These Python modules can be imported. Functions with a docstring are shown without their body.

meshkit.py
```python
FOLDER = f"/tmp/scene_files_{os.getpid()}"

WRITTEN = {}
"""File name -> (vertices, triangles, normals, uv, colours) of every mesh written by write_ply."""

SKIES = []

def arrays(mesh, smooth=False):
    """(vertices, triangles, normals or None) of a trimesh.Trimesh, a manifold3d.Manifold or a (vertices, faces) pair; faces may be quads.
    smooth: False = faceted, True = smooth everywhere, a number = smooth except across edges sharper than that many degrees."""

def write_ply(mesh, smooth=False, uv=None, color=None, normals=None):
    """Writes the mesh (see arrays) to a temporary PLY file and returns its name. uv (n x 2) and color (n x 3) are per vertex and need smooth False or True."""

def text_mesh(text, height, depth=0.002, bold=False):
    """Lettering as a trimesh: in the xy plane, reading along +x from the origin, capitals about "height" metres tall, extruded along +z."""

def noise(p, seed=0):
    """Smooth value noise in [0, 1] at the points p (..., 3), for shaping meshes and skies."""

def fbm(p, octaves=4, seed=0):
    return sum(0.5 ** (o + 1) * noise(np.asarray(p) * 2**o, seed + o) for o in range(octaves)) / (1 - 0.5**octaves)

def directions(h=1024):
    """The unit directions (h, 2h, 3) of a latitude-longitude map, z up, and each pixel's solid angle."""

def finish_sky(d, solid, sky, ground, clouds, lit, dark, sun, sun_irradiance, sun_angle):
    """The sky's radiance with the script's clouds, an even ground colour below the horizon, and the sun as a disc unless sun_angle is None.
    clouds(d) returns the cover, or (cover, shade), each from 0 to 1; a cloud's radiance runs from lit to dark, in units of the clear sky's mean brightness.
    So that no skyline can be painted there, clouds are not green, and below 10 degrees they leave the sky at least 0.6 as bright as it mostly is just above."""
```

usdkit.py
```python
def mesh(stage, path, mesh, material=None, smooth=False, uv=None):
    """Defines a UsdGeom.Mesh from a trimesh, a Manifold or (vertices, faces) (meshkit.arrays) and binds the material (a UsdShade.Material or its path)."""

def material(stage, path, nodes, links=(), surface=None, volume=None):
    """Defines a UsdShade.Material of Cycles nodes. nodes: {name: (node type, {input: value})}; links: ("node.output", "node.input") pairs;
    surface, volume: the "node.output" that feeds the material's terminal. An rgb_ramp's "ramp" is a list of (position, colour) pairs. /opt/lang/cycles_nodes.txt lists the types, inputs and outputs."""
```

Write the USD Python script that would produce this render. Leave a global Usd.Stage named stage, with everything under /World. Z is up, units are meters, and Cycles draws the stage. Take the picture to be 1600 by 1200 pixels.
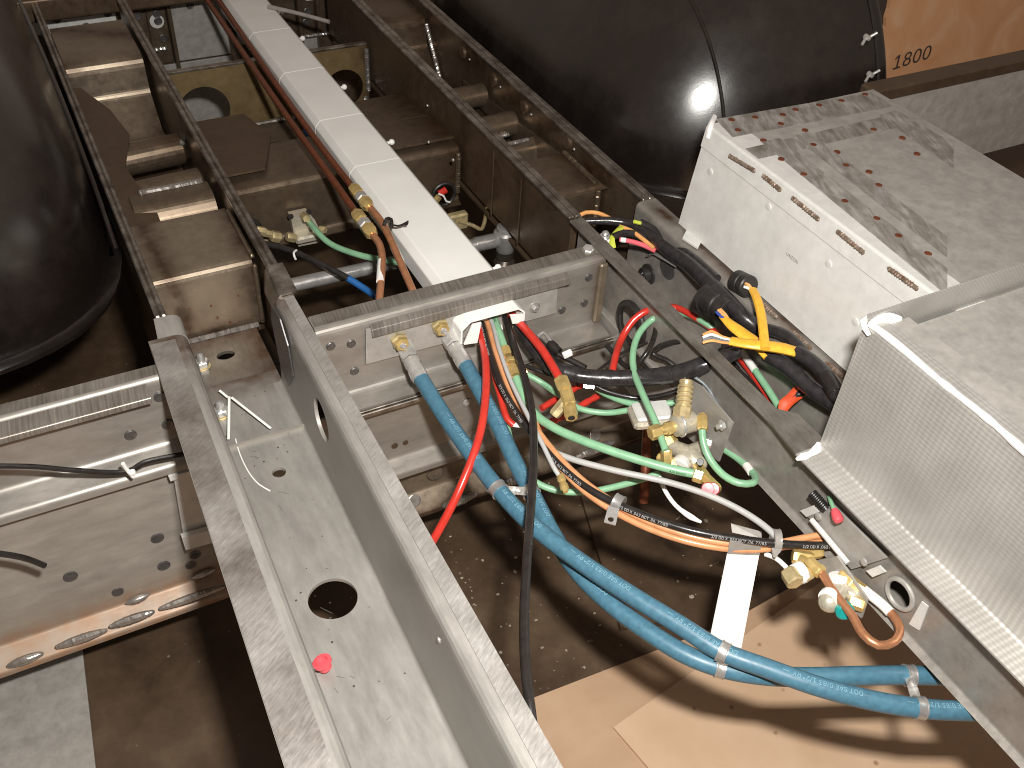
import math, random, numpy as np, trimesh, usdkit, meshkit
from pxr import Usd, UsdGeom, UsdLux, UsdShade, Gf, Sdf, Vt
from shapely.geometry import Polygon, Point, LineString
from shapely import affinity

random.seed(7); rng = np.random.default_rng(7)
stage = Usd.Stage.CreateInMemory()
UsdGeom.SetStageUpAxis(stage, UsdGeom.Tokens.z); UsdGeom.SetStageMetersPerUnit(stage, 1.0)
UsdGeom.Xform.Define(stage, '/World'); UsdGeom.Scope.Define(stage, '/World/Looks')

# ------------------------------------------------------------------ camera
F = 1541.5; YAW, PITCH, ROLL = np.radians([29.889, 41.544, -3.835])
cy_, sy_ = np.cos(YAW), np.sin(YAW); cp_, sp_ = np.cos(PITCH), np.sin(PITCH); cr_, sr_ = np.cos(ROLL), np.sin(ROLL)
fwd = np.array([sy_*cp_, cy_*cp_, -sp_]); rgt = np.array([cy_, -sy_, 0]); dwn = np.cross(fwd, rgt)
CM = np.array([cr_*rgt + sr_*dwn, -sr_*rgt + cr_*dwn, fwd]); CAM = np.array([0, 0, 1.55])
cam = UsdGeom.Camera.Define(stage, '/World/camera')
m4 = np.eye(4); m4[0, :3] = CM[0]; m4[1, :3] = -CM[1]; m4[2, :3] = -CM[2]; m4[3, :3] = CAM
cam.AddTransformOp().Set(Gf.Matrix4d(m4.tolist()))
cam.CreateHorizontalApertureAttr(36.0); cam.CreateVerticalApertureAttr(27.0)
cam.CreateFocalLengthAttr(36.0 * F / 1600); cam.CreateClippingRangeAttr(Gf.Vec2f(0.05, 100))
cam.CreateExposureAttr(0.0)

# ------------------------------------------------------------------ light: a flash held just above the camera, and the workshop's dim room light
FLASH = CAM + 0.10*CM[0] - 0.17*CM[1] + 0.02*CM[2]
aim = CAM + 1.7*CM[2]
zz = FLASH - aim; zz /= np.linalg.norm(zz); xx = np.cross([0, 0, 1.0], zz); xx /= np.linalg.norm(xx); yy = np.cross(zz, xx)
fl = UsdLux.RectLight.Define(stage, '/World/camera_flash')
fm = np.eye(4); fm[0, :3], fm[1, :3], fm[2, :3], fm[3, :3] = xx, yy, zz, FLASH
fl.AddTransformOp().Set(Gf.Matrix4d(fm.tolist()))
fl.CreateWidthAttr(0.075); fl.CreateHeightAttr(0.05); fl.CreateIntensityAttr(3600.0); fl.CreateColorAttr(Gf.Vec3f(1.0, 0.965, 0.91))
dome = UsdLux.DomeLight.Define(stage, '/World/room_light')
dome.CreateIntensityAttr(1.0)
wm = usdkit.material(stage, '/World/Looks/room_air', {'b': ('background_shader', {'color': (1.0, 0.80, 0.66), 'strength': 0.20})}, [], surface='b.background')
UsdShade.MaterialBindingAPI.Apply(dome.GetPrim()).Bind(wm)

# ------------------------------------------------------------------ geometry helpers
def ray(px, py): return CM.T @ np.array([(px-800)/F, (py-600)/F, 1.0])
def P(px, py, z=None, y=None, x=None):
    """the point of the photograph at (px, py) on a real plane of the chassis"""
    d = ray(px, py); k, v = (2, z) if z is not None else (1, y) if y is not None else (0, x)
    return CAM + d*(v-CAM[k])/d[k]
A = np.array
def cat(*ms): return trimesh.util.concatenate([m for m in ms if m is not None])
def box(cx, cy, cz, sx, sy, sz, ch=0.0, rz=0.0):
    if ch > 0:
        ch = min(ch, .45*min(sx, sy, sz)); pts = []
        for a in (-1, 1):
            for b in (-1, 1):
                for c in (-1, 1):
                    pts += [(a*(sx/2-ch), b*(sy/2-ch), c*sz/2), (a*(sx/2-ch), b*sy/2, c*(sz/2-ch)), (a*sx/2, b*(sy/2-ch), c*(sz/2-ch))]
        m = trimesh.Trimesh(A(pts)).convex_hull
    else: m = trimesh.creation.box((sx, sy, sz))
    if rz: m.apply_transform(trimesh.transformations.rotation_matrix(rz, (0, 0, 1)))
    m.apply_translation((cx, cy, cz)); return m
def spline(pts, step=0.008):
    p = A(pts, float)
    if len(p) == 2:
        n = max(2, int(np.linalg.norm(p[1]-p[0])/0.02)+1); return p[0]+(p[1]-p[0])*np.linspace(0, 1, n)[:, None]
    q = np.vstack([2*p[0]-p[1], p, 2*p[-1]-p[-2]]); out = []
    for i in range(1, len(q)-2):
        a, b, c, d = q[i-1:i+3]; n = max(2, int(np.linalg.norm(c-b)/step))
        t0 = 0; t1 = np.sqrt(np.linalg.norm(b-a)+1e-9); t2 = t1+np.sqrt(np.linalg.norm(c-b)+1e-9); t3 = t2+np.sqrt(np.linalg.norm(d-c)+1e-9)
        t = np.linspace(t1, t2, n, endpoint=False)[:, None]
        A1 = (t1-t)/(t1-t0)*a+(t-t0)/(t1-t0)*b; A2 = (t2-t)/(t2-t1)*b+(t-t1)/(t2-t1)*c; A3 = (t3-t)/(t3-t2)*c+(t-t2)/(t3-t2)*d
        B1 = (t2-t)/(t2-t0)*A1+(t-t0)/(t2-t0)*A2; B2 = (t3-t)/(t3-t1)*A2+(t-t1)/(t3-t1)*A3
        out.append((t2-t)/(t2-t1)*B1+(t-t1)/(t2-t1)*B2)
    return np.vstack(out+[p[-1:]])
def frames(p):
    t = np.gradient(p, axis=0); t /= np.linalg.norm(t, axis=1)[:, None]
    u = np.cross(t[0], (0, 0, 1.0)); u = u if np.linalg.norm(u) > 1e-3 else A([1.0, 0, 0]); u /= np.linalg.norm(u); us = [u]
    for i in range(1, len(p)):
        u = us[-1]-t[i]*(us[-1]@t[i]); us.append(u/np.linalg.norm(u))
    us = A(us); return t, us, np.cross(t, us)
def tube(pts, r, n=12, raw=False, rr=None, flat=1.0):
    p = A(pts, float) if raw else spline(pts); t, u, v = frames(p)
    r = np.full(len(p), r) if rr is None else np.interp(np.linspace(0, 1, len(p)), *rr)
    a = np.linspace(0, 2*np.pi, n, endpoint=False)
    V = (p[:, None]+r[:, None, None]*(np.cos(a)[None, :, None]*u[:, None]+flat*np.sin(a)[None, :, None]*v[:, None])).reshape(-1, 3)
    f = []
    for i in range(len(p)-1):
        for k in range(n):
            a0, b0 = i*n+k, i*n+(k+1) % n; f += [(a0, b0, b0+n), (a0, b0+n, a0+n)]
    V = np.vstack([V, p[0], p[-1]]); c0, c1 = len(V)-2, len(V)-1; e = (len(p)-1)*n
    for k in range(n): f += [(c0, (k+1) % n, k), (c1, e+k, e+(k+1) % n)]
    return trimesh.Trimesh(V, f, process=False)
def lathe(p0, p1, prof, n=20):
    """solid of revolution round the axis p0->p1; prof: (t along the axis in metres, radius); n=6 gives hexagonal nuts"""
    p0, p1 = A(p0, float), A(p1, float); d = p1-p0; d /= np.linalg.norm(d)
    return tube_rings([p0+d*t for t, r in prof], [r for t, r in prof], d, n)
def tube_rings(ps, rs, d, n):
    u = np.cross(d, (0.3, 0.2, 1.0)); u /= np.linalg.norm(u); v = np.cross(d, u); a = np.linspace(0, 2*np.pi, n, endpoint=False)
    V = np.vstack([p+r*(np.cos(a)[:, None]*u+np.sin(a)[:, None]*v) for p, r in zip(ps, rs)]); f = []
    for i in range(len(ps)-1):
        for k in range(n):
            a0, b0 = i*n+k, i*n+(k+1) % n; f += [(a0, b0, b0+n), (a0, b0+n, a0+n)]
    V = np.vstack([V, ps[0], ps[-1]]); e = (len(ps)-1)*n
    for k in range(n): f += [(len(V)-2, (k+1) % n, k), (len(V)-1, e+k, e+(k+1) % n)]
    return trimesh.Trimesh(V, f, process=False)
def hexnut(p0, p1, L, r):
    return lathe(p0, p1, [(0, r*.86), (L*.12, r), (L*.88, r), (L, r*.86)], 6)
def cyl(p0, p1, r, n=20, c=.12):
    L = np.linalg.norm(A(p1)-A(p0)); c = min(c*r, .3*L); return lathe(p0, p1, [(0, r-c), (c, r), (L-c, r), (L, r-c)], n)
def rounded(poly, r, n=6):
    poly = A(poly, float); out = [poly[0]]
    for i in range(1, len(poly)-1):
        a, b, c = poly[i-1:i+2]; da, dc = a-b, c-b; la, lc = np.linalg.norm(da), np.linalg.norm(dc); da /= la; dc /= lc
        ang = np.arccos(np.clip(da@dc, -1, 1)); tl = min(r/np.tan(ang/2), .46*la, .46*lc)
        s, e = b+da*tl, b+dc*tl
        for t in np.linspace(0, 1, n): out.append((1-t)**2*s+2*t*(1-t)*b+t*t*e)
    return A(out+[poly[-1]])
def fold(L, R, t=0.004, r=0.012, n=1, wob=0.0):
    """folded sheet metal: the section L at one end, R at the other; the thickness t goes to the side away from the section's left"""
    L, R = rounded(L, r), rounded(R, r); S = np.linspace(0, 1, n+1)
    G = A([L*(1-s)+R*s for s in S]); along = (R-L); along /= np.linalg.norm(along, axis=1)[:, None]
    H = []
    for g in G:
        tg = np.gradient(g, axis=0); nn = np.cross(along, tg); nn /= np.linalg.norm(nn, axis=1)[:, None]; H.append(g+nn*t)
    H = A(H); m = G.shape[1]; V = np.vstack([G.reshape(-1, 3), H.reshape(-1, 3)]); o = len(V)//2; f = []
    for i in range(n):
        for k in range(m-1):
            a, b, c, d = i*m+k, i*m+k+1, (i+1)*m+k+1, (i+1)*m+k; f += [(a, b, c), (a, c, d), (o+a, o+c, o+b), (o+a, o+d, o+c)]
        for k, s in ((0, 1), (m-1, -1)):
            a, d = i*m+k, (i+1)*m+k; q = [(a, d, o+d), (a, o+d, o+a)]; f += q if s > 0 else [x[::-1] for x in q]
    for i, s in ((0, -1), (n, 1)):
        for k in range(m-1):
            a, b = i*m+k, i*m+k+1; q = [(a, b, o+b), (a, o+b, o+a)]; f += q if s > 0 else [x[::-1] for x in q]
    M = trimesh.Trimesh(V, f, process=False)
    trimesh.repair.fix_normals(M); return M
def plate(poly, o, ex, ey, t):
    """flat plate: shapely polygon in the axes ex, ey at o, thickness t along ex x ey"""
    m = trimesh.creation.extrude_polygon(poly, t, engine='earcut'); ex, ey = A(ex, float), A(ey, float); ez = np.cross(ex, ey); ez /= np.linalg.norm(ez)
    T = np.eye(4); T[:3, 0], T[:3, 1], T[:3, 2], T[:3, 3] = ex, ey, ez, o; m.apply_transform(T)
    if np.linalg.det(T[:3, :3]) < 0: m.invert()
    return m
def PP(px, py, o, nrm):
    d = ray(px, py); o, nrm = A(o, float), A(nrm, float); return CAM+d*(((o-CAM)@nrm)/(d@nrm))
def quad(p, t=.003):
    """thin plate on four corners; t goes along the normal of the corner order"""
    p = A(p, float); nn = np.cross(p[1]-p[0], p[3]-p[0]); nn /= np.linalg.norm(nn); V = np.vstack([p, p+nn*t])
    f = [(0, 2, 1), (0, 3, 2), (4, 5, 6), (4, 6, 7)]
    for i in range(4): j = (i+1) % 4; f += [(i, j, 4+j), (i, 4+j, 4+i)]
    return trimesh.Trimesh(V, f, process=False)
def bead(p, q, r=.004, seed=0, n=8, amp=.14, leaf=False):
    """a rippled weld bead from p to q"""
    p, q = A(p, float), A(q, float); L = np.linalg.norm(q-p); k = max(6, int(L/.0022)); s = np.linspace(0, 1, k); g = np.random.default_rng(seed)
    rr = r*(1+amp*np.sin(s*L/.0052*2*np.pi+g.random()*6)*.6+amp*.5*(g.random(k)-.5)); rr[0] *= .5; rr[-1] *= .5
    if leaf: rr = rr*(.35+.9*np.sin(np.pi*np.clip(s, .04, .96))**.7)
    pts = p+(q-p)*s[:, None]+g.normal(0, r*.03, (k, 3)); return tube(pts, r, n, raw=True, rr=(s, rr))
def spot(c, nrm, r=.0075, h=.0016):
    """a ground plug weld: a low round boss with a slightly sunk middle"""
    c, nrm = A(c, float), A(nrm, float); nrm = nrm/np.linalg.norm(nrm)
    return lathe(c-nrm*.001, c+nrm*.01, [(0, r), (.001+h*.5, r), (.001+h, r*.86), (.001+h*.7, r*.6), (.001+h*.75, r*.1)], 18)
def text_on(path, r, text, s0, h, ang, flip=False, lift=.0004):
    """letters wrapped round a hose, one after another along its run; ang turns them round the hose"""
    p = spline(path, .004); t, u, v = frames(p); ss = np.r_[0, np.cumsum(np.linalg.norm(np.diff(p, axis=0), axis=1))]
    up = -CM[1]
    tm = meshkit.text_mesh(text, h, .0003); tm = tm.subdivide_to_size(.004, max_iter=6) if len(tm.faces) < 20000 else tm
    V = A(tm.vertices); S = s0+V[:, 0] if not flip else s0-V[:, 0]
    out = np.zeros_like(V)
    pc = A([np.interp(S, ss, p[:, k]) for k in range(3)]).T; tc = A([np.interp(S, ss, t[:, k]) for k in range(3)]).T; tc /= np.linalg.norm(tc, axis=1)[:, None]
    ref = CAM-pc; ref = ref-tc*(ref*tc).sum(1)[:, None]; ref /= np.linalg.norm(ref, axis=1)[:, None]; side = np.cross(ref, tc)
    if flip: side = -side
    a = (V[:, 1]-h/2)/r+ang; rad = r+lift+V[:, 2]
    out = pc+rad[:, None]*(np.cos(a)[:, None]*ref+np.sin(a)[:, None]*side)
    m = trimesh.Trimesh(out, tm.faces, process=False); return m

# ------------------------------------------------------------------ materials (colour, grain, fine relief and wear only)
MAT = {}
def mat(name, nodes, links, surface): MAT[name] = usdkit.material(stage, '/World/Looks/'+name, nodes, links, surface=surface); return MAT[name]
def steel(name, c0, c1, rough=.42, metal=.7, scale=14, heat=(.09, .05, .03), brush=None, bump=.12, spec=.5, r3lo=.80, mix=.55, rot=0.0):
    """bare steel: mottled mill finish, fine scratches, and brown heat tint where the per vertex weld heat says welding scorched it"""
    c0, c1 = A(c0, float), A(c1, float); mid = (c0+c1)/2; c0, c1 = tuple(mid+(c0-mid)*mix), tuple(mid+(c1-mid)*mix)
    N = {'g': ('geometry', {}), 'n1': ('noise_texture', {'scale': scale, 'detail': 6.0, 'roughness': .62}),
         'r1': ('rgb_ramp', {'ramp': [(.33, c0), (.68, c1)]}),
         'n2': ('noise_texture', {'scale': 260.0, 'detail': 3.0}), 'm0': ('mapping', {'rotation': (0, 0, rot)}), 'mp': ('mapping', {'scale': brush or (1, 1, 1)}), 
         'n3': ('noise_texture', {'scale': 45.0, 'detail': 5.0, 'roughness': .7}), 'r3': ('rgb_ramp', {'ramp': [(.30, (r3lo, r3lo, r3lo)), (.66, (1.06, 1.06, 1.06))]}),
         'mx': ('mix_color', {'blend_type': 'multiply', 'fac': 1.0}),
         'ha': ('attribute', {'attribute': 'displayColor'}), 'hn': ('noise_texture', {'scale': 38.0, 'detail': 4.0}),
         'hm': ('math', {'math_type': 'multiply_add', 'value3': -.12}), 'hb': ('math', {'math_type': 'multiply', 'value2': 1.7, 'use_clamp': True}),
         'hx': ('mix_color', {'blend_type': 'mix', 'b': heat}),
         'rr': ('map_range', {'value': .5, 'from_min': .3, 'from_max': .7, 'to_min': rough-.09, 'to_max': rough+.10}),
         'bp': ('bump', {'strength': bump, 'distance': .0012}), 'p': ('principled_bsdf', {'metallic': metal, 'specular_ior_level': spec})}
    L = [('g.position', 'n1.vector'), ('n1.fac', 'r1.fac'), ('g.position', 'm0.vector'), ('m0.vector', 'mp.vector'), ('mp.vector', 'n3.vector'), ('n3.fac', 'r3.fac'), ('g.position', 'n2.vector'),
         ('r1.color', 'mx.a'), ('r3.color', 'mx.b'), ('g.position', 'hn.vector'), ('ha.fac', 'hm.value1'), ('hn.fac', 'hm.value2'), ('hm.value', 'hb.value1'),
         ('hb.value', 'hx.fac'), ('mx.result', 'hx.a'), ('hx.result', 'p.base_color'), ('n3.fac', 'rr.value'), ('rr.result', 'p.roughness'), ('n3.fac', 'bp.height'), ('bp.normal', 'p.normal')]
    N['hm'] = ('math', {'math_type': 'multiply'})
    return mat(name, N, L, 'p.BSDF')
A_ = None
def plain(name, c, rough=.4, metal=0.0, coat=0.0, var=.12, scale=60, bump=.05, spec=.5, sub=0.0):
    c = A(c, float); N = {'g': ('geometry', {}), 'n': ('noise_texture', {'scale': scale, 'detail': 4.0}), 'r': ('rgb_ramp', {'ramp': [(.3, tuple(c*(1-var))), (.7, tuple(np.minimum(c*(1+var), 1)))]}),
         'rr': ('map_range', {'value': .5, 'from_min': .3, 'from_max': .7, 'to_min': max(.05, rough-.07), 'to_max': rough+.07}), 'bp': ('bump', {'strength': bump, 'distance': .001}),
         'p': ('principled_bsdf', {'metallic': metal, 'coat_weight': coat, 'coat_roughness': .12, 'specular_ior_level': spec})}
    return mat(name, N, [('g.position', 'n.vector'), ('n.fac', 'r.fac'), ('r.color', 'p.base_color'), ('n.fac', 'rr.value'), ('rr.result', 'p.roughness'), ('n.fac', 'bp.height'), ('bp.normal', 'p.normal')], 'p.BSDF')
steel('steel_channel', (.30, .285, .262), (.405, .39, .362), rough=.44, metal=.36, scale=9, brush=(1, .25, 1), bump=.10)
steel('steel_beam', (.265, .245, .22), (.37, .345, .31), rough=.40, metal=.45, scale=12, brush=(.3, 1, 1))
steel('steel_ground', (.34, .32, .295), (.52, .50, .475), rough=.40, metal=.5, scale=16, brush=(7, 1.2, 1), rot=.95, bump=.3, r3lo=.78, mix=1)
steel('steel_ground_cross', (.20, .175, .15), (.34, .31, .275), rough=.38, metal=.5, scale=14, brush=(5.5, .2, .3), rot=.12, bump=.35, r3lo=.55, mix=1)
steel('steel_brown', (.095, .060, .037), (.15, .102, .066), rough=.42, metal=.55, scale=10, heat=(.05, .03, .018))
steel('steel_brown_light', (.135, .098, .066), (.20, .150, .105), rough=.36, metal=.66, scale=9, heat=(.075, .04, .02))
steel('steel_beam_tinted', (.30, .275, .24), (.41, .38, .335), rough=.50, metal=.25, scale=12, brush=(.3, 1, 1), heat=(.33, .20, .12))
steel('steel_tan', (.235, .188, .135), (.30, .242, .18), rough=.36, metal=.6, scale=10, heat=(.075, .045, .028))
steel('steel_lip', (.17, .155, .135), (.27, .25, .225), rough=.36, metal=.55, scale=26, brush=(2, .5, 1), bump=.25, r3lo=.7, mix=1)
steel('steel_scuffed', (.19, .165, .145), (.48, .455, .43), rough=.40, metal=.5, scale=7.5, brush=(7, 1.2, 1), rot=.95, bump=.3, r3lo=.76, mix=1)
steel('steel_olive', (.17, .115, .05), (.235, .165, .08), rough=.5, metal=.35, scale=8, heat=(.06, .035, .015))
steel('steel_edge', (.20, .165, .135), (.52, .48, .43), rough=.34, metal=.85, scale=34, brush=(.4, .25, 1), bump=.4, r3lo=.5, mix=1)
steel('galvanised', (.64, .635, .61), (.72, .715, .69), rough=.46, metal=.2, scale=7, r3lo=.93, heat=(.32, .20, .12), bump=.05)
def smudge():
    # disc-ground bands: dark burnt smudges side by side on bright metal
    N = {'g': ('geometry', {}), 'm0': ('mapping', {'rotation': (0, 0, .35)}), 'm': ('mapping', {'scale': (85.0, 17.0, 1.0)}), 'w': ('noise_texture', {'scale': 1.0, 'detail': 4.0, 'roughness': .6, 'distortion': .6}), 'n': ('noise_texture', {'scale': 24.0, 'detail': 4.0}),
         'mx': ('mix_float', {'fac': .45}), 'r': ('rgb_ramp', {'ramp': [(.36, (.22, .195, .17)), (.5, (.37, .35, .325)), (.62, (.56, .54, .515))]}), 'rr': ('map_range', {'to_min': .30, 'to_max': .5}),
         'bp': ('bump', {'strength': .35, 'distance': .001}), 'p': ('principled_bsdf', {'metallic': .5})}
    mat('ground_smudges', N, [('g.position', 'm0.vector'), ('m0.vector', 'm.vector'), ('m.vector', 'w.vector'), ('g.position', 'n.vector'), ('w.fac', 'mx.a'), ('n.fac', 'mx.b'), ('mx.result', 'r.fac'), ('r.color', 'p.base_color'), ('n.fac', 'rr.value'), ('rr.result', 'p.roughness'), ('w.fac', 'bp.height'), ('bp.normal', 'p.normal')], 'p.BSDF')
smudge()
steel('galvanised_dull', (.37, .355, .325), (.45, .43, .40), rough=.46, metal=.3, scale=9, heat=(.2, .12, .07), bump=.06)
steel('weld_metal', (.30, .28, .26), (.50, .47, .44), rough=.30, metal=.75, scale=120, bump=.25)
steel('weld_rusty', (.16, .09, .05), (.36, .30, .25), rough=.45, metal=.5, scale=110, bump=.3, mix=1)
steel('weld_spot', (.13, .125, .125), (.21, .20, .20), rough=.36, metal=.7, scale=160, bump=.3)
steel('zinc', (.55, .54, .52), (.75, .74, .72), rough=.30, metal=.68, scale=30, bump=.015, r3lo=.9)
steel('bright_steel', (.40, .39, .38), (.55, .54, .53), rough=.30, metal=.66, scale=40, bump=.02, r3lo=.9)
steel('axle_steel', (.05, .04, .032), (.10, .08, .066), rough=.36, metal=.6, scale=24)
plain('brass', (.68, .50, .20), .27, .62, var=.2, bump=.08)
plain('brass_old', (.60, .49, .27), .32, .55, var=.25, bump=.15)
plain('pale_casting', (.56, .52, .42), .36, .5, var=.10, bump=.12, scale=180)
plain('copper', (.58, .27, .14), .27, .62, var=.1)
plain('copper_painted', (.17, .050, .022), .34, .35, var=.22, scale=90)
plain('blue_rubber', (.056, .148, .212), .42, var=.14, scale=130, bump=.12)
plain('blue_plastic', (.02, .11, .33), .35, var=.1)
plain('blue_print', (.17, .33, .41), .6, var=.1)
plain('red_hose', (.52, .034, .022), .30, var=.1, coat=.2)
plain('red_cap', (.70, .09, .11), .35, var=.1, sub=.1)
plain('red_tape', (.60, .07, .02), .55, var=.25, bump=.6)
plain('green_hose', (.215, .42, .255), .34, var=.08)
plain('green_dark_print', (.02, .10, .03), .5)
plain('teal_plug', (.01, .28, .26), .35)
plain('black_hose', (.018, .015, .014), .32, var=.2, coat=.25)
plain('black_rubber', (.022, .019, .018), .42, var=.25, bump=.2)
plain('black_tape', (.026, .023, .024), .26, var=.3, bump=.5, scale=90)
plain('white_print', (.40, .39, .38), .6)
plain('orange_hose', (.58, .27, .125), .30, var=.12, coat=.3)
plain('orange_wire', (.70, .34, .12), .4)
plain('pink_wire', (.72, .13, .16), .4)
plain('lime_wire', (.50, .55, .06), .4)
plain('yellow_tape', (.74, .40, .035), .42, var=.12, bump=.3, scale=90)
plain('grey_hose', (.40, .40, .39), .4, var=.06)
plain('grey_wire', (.16, .18, .19), .4)
plain('blue_wire', (.03, .06, .28), .4)
plain('white_plastic', (.83, .83, .80), .40, var=.03, scale=14, bump=.02)
plain('white_sleeve', (.78, .77, .74), .5, var=.03)
plain('paper_white', (.78, .77, .74), .65, var=.03)
plain('sealant', (.80, .79, .78), .5, var=.05, bump=.3)
plain('tape_clear', (.28, .26, .24), .2, var=.1)
plain('ink', (.06, .045, .04), .6)
plain('dirt_flake', (.30, .26, .20), .8, var=.4)

def glossy_black():
    N = {'g': ('geometry', {}), 'n': ('noise_texture', {'scale': 9.0, 'detail': 8.0, 'roughness': .7}), 'r': ('rgb_ramp', {'ramp': [(.45, (.010, .0068, .0058)), (.8, (.022, .016, .013))]}),
         'v': ('noise_texture', {'scale': 320.0, 'detail': 4.0}), 'rr': ('map_range', {'from_min': .35, 'from_max': .75, 'to_min': .22, 'to_max': .36}),
         'bp': ('bump', {'strength': .10, 'distance': .001}), 'p': ('principled_bsdf', {'specular_ior_level': .7, 'coat_weight': .8, 'coat_roughness': .20})}
    mat('black_gelcoat', N, [('g.position', 'n.vector'), ('g.position', 'v.vector'), ('n.fac', 'r.fac'), ('r.color', 'p.base_color'), ('n.fac', 'rr.value'), ('rr.result', 'p.roughness'), ('v.fac', 'bp.height'), ('bp.normal', 'p.normal'), ('bp.normal', 'p.coat_normal')], 'p.BSDF')
glossy_black()
def checker_alu():
    # embossed aluminium sheet: fine relief of small oval dimples in staggered rows
    N = {'t': ('geometry', {}), 'mp': ('mapping', {'rotation': (0, 0, 0), 'scale': (1, 1, 1)}), 's': ('separate_xyz', {}),
         'a': ('math', {'math_type': 'multiply', 'value2': 2*math.pi/.0085}), 'b': ('math', {'math_type': 'multiply', 'value2': 2*math.pi/.0062}),
         'xs': ('math', {'math_type': 'add'}), 'zb': ('math', {'math_type': 'multiply', 'value2': math.pi/.0062}), 'ya': ('math', {'math_type': 'multiply', 'value2': math.pi/.0085}),
         'sum': ('math', {'math_type': 'add'}), 'dif': ('math', {'math_type': 'subtract'}), 's1': ('math', {'math_type': 'sine'}), 's2': ('math', {'math_type': 'sine'}),
         'pr': ('math', {'math_type': 'multiply'}), 'n': ('noise_texture', {'scale': 12.0, 'detail': 5.0}), 'r': ('rgb_ramp', {'ramp': [(.3, (.40, .385, .36)), (.7, (.52, .505, .475))]}),
         'bp': ('bump', {'strength': .27, 'distance': .0010}), 'p': ('principled_bsdf', {'metallic': .5, 'roughness': .44})}
    L = [('t.position', 's.vector'), ('s.x', 'xs.value1'), ('s.z', 'xs.value2'), ('xs.value', 'zb.value1'), ('s.y', 'ya.value1'), ('zb.value', 'sum.value1'), ('ya.value', 'sum.value2'),
         ('zb.value', 'dif.value1'), ('ya.value', 'dif.value2'), ('sum.value', 's1.value1'), ('dif.value', 's2.value1'), ('s1.value', 'pr.value1'), ('s2.value', 'pr.value2'),
         ('t.position', 'n.vector'), ('n.fac', 'r.fac'), ('r.color', 'p.base_color'), ('pr.value', 'bp.height'), ('bp.normal', 'p.normal')]
    for k in ('a', 'b', 'mp'): N.pop(k)
    mat('checker_aluminium', N, L, 'p.BSDF')
checker_alu()
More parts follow.
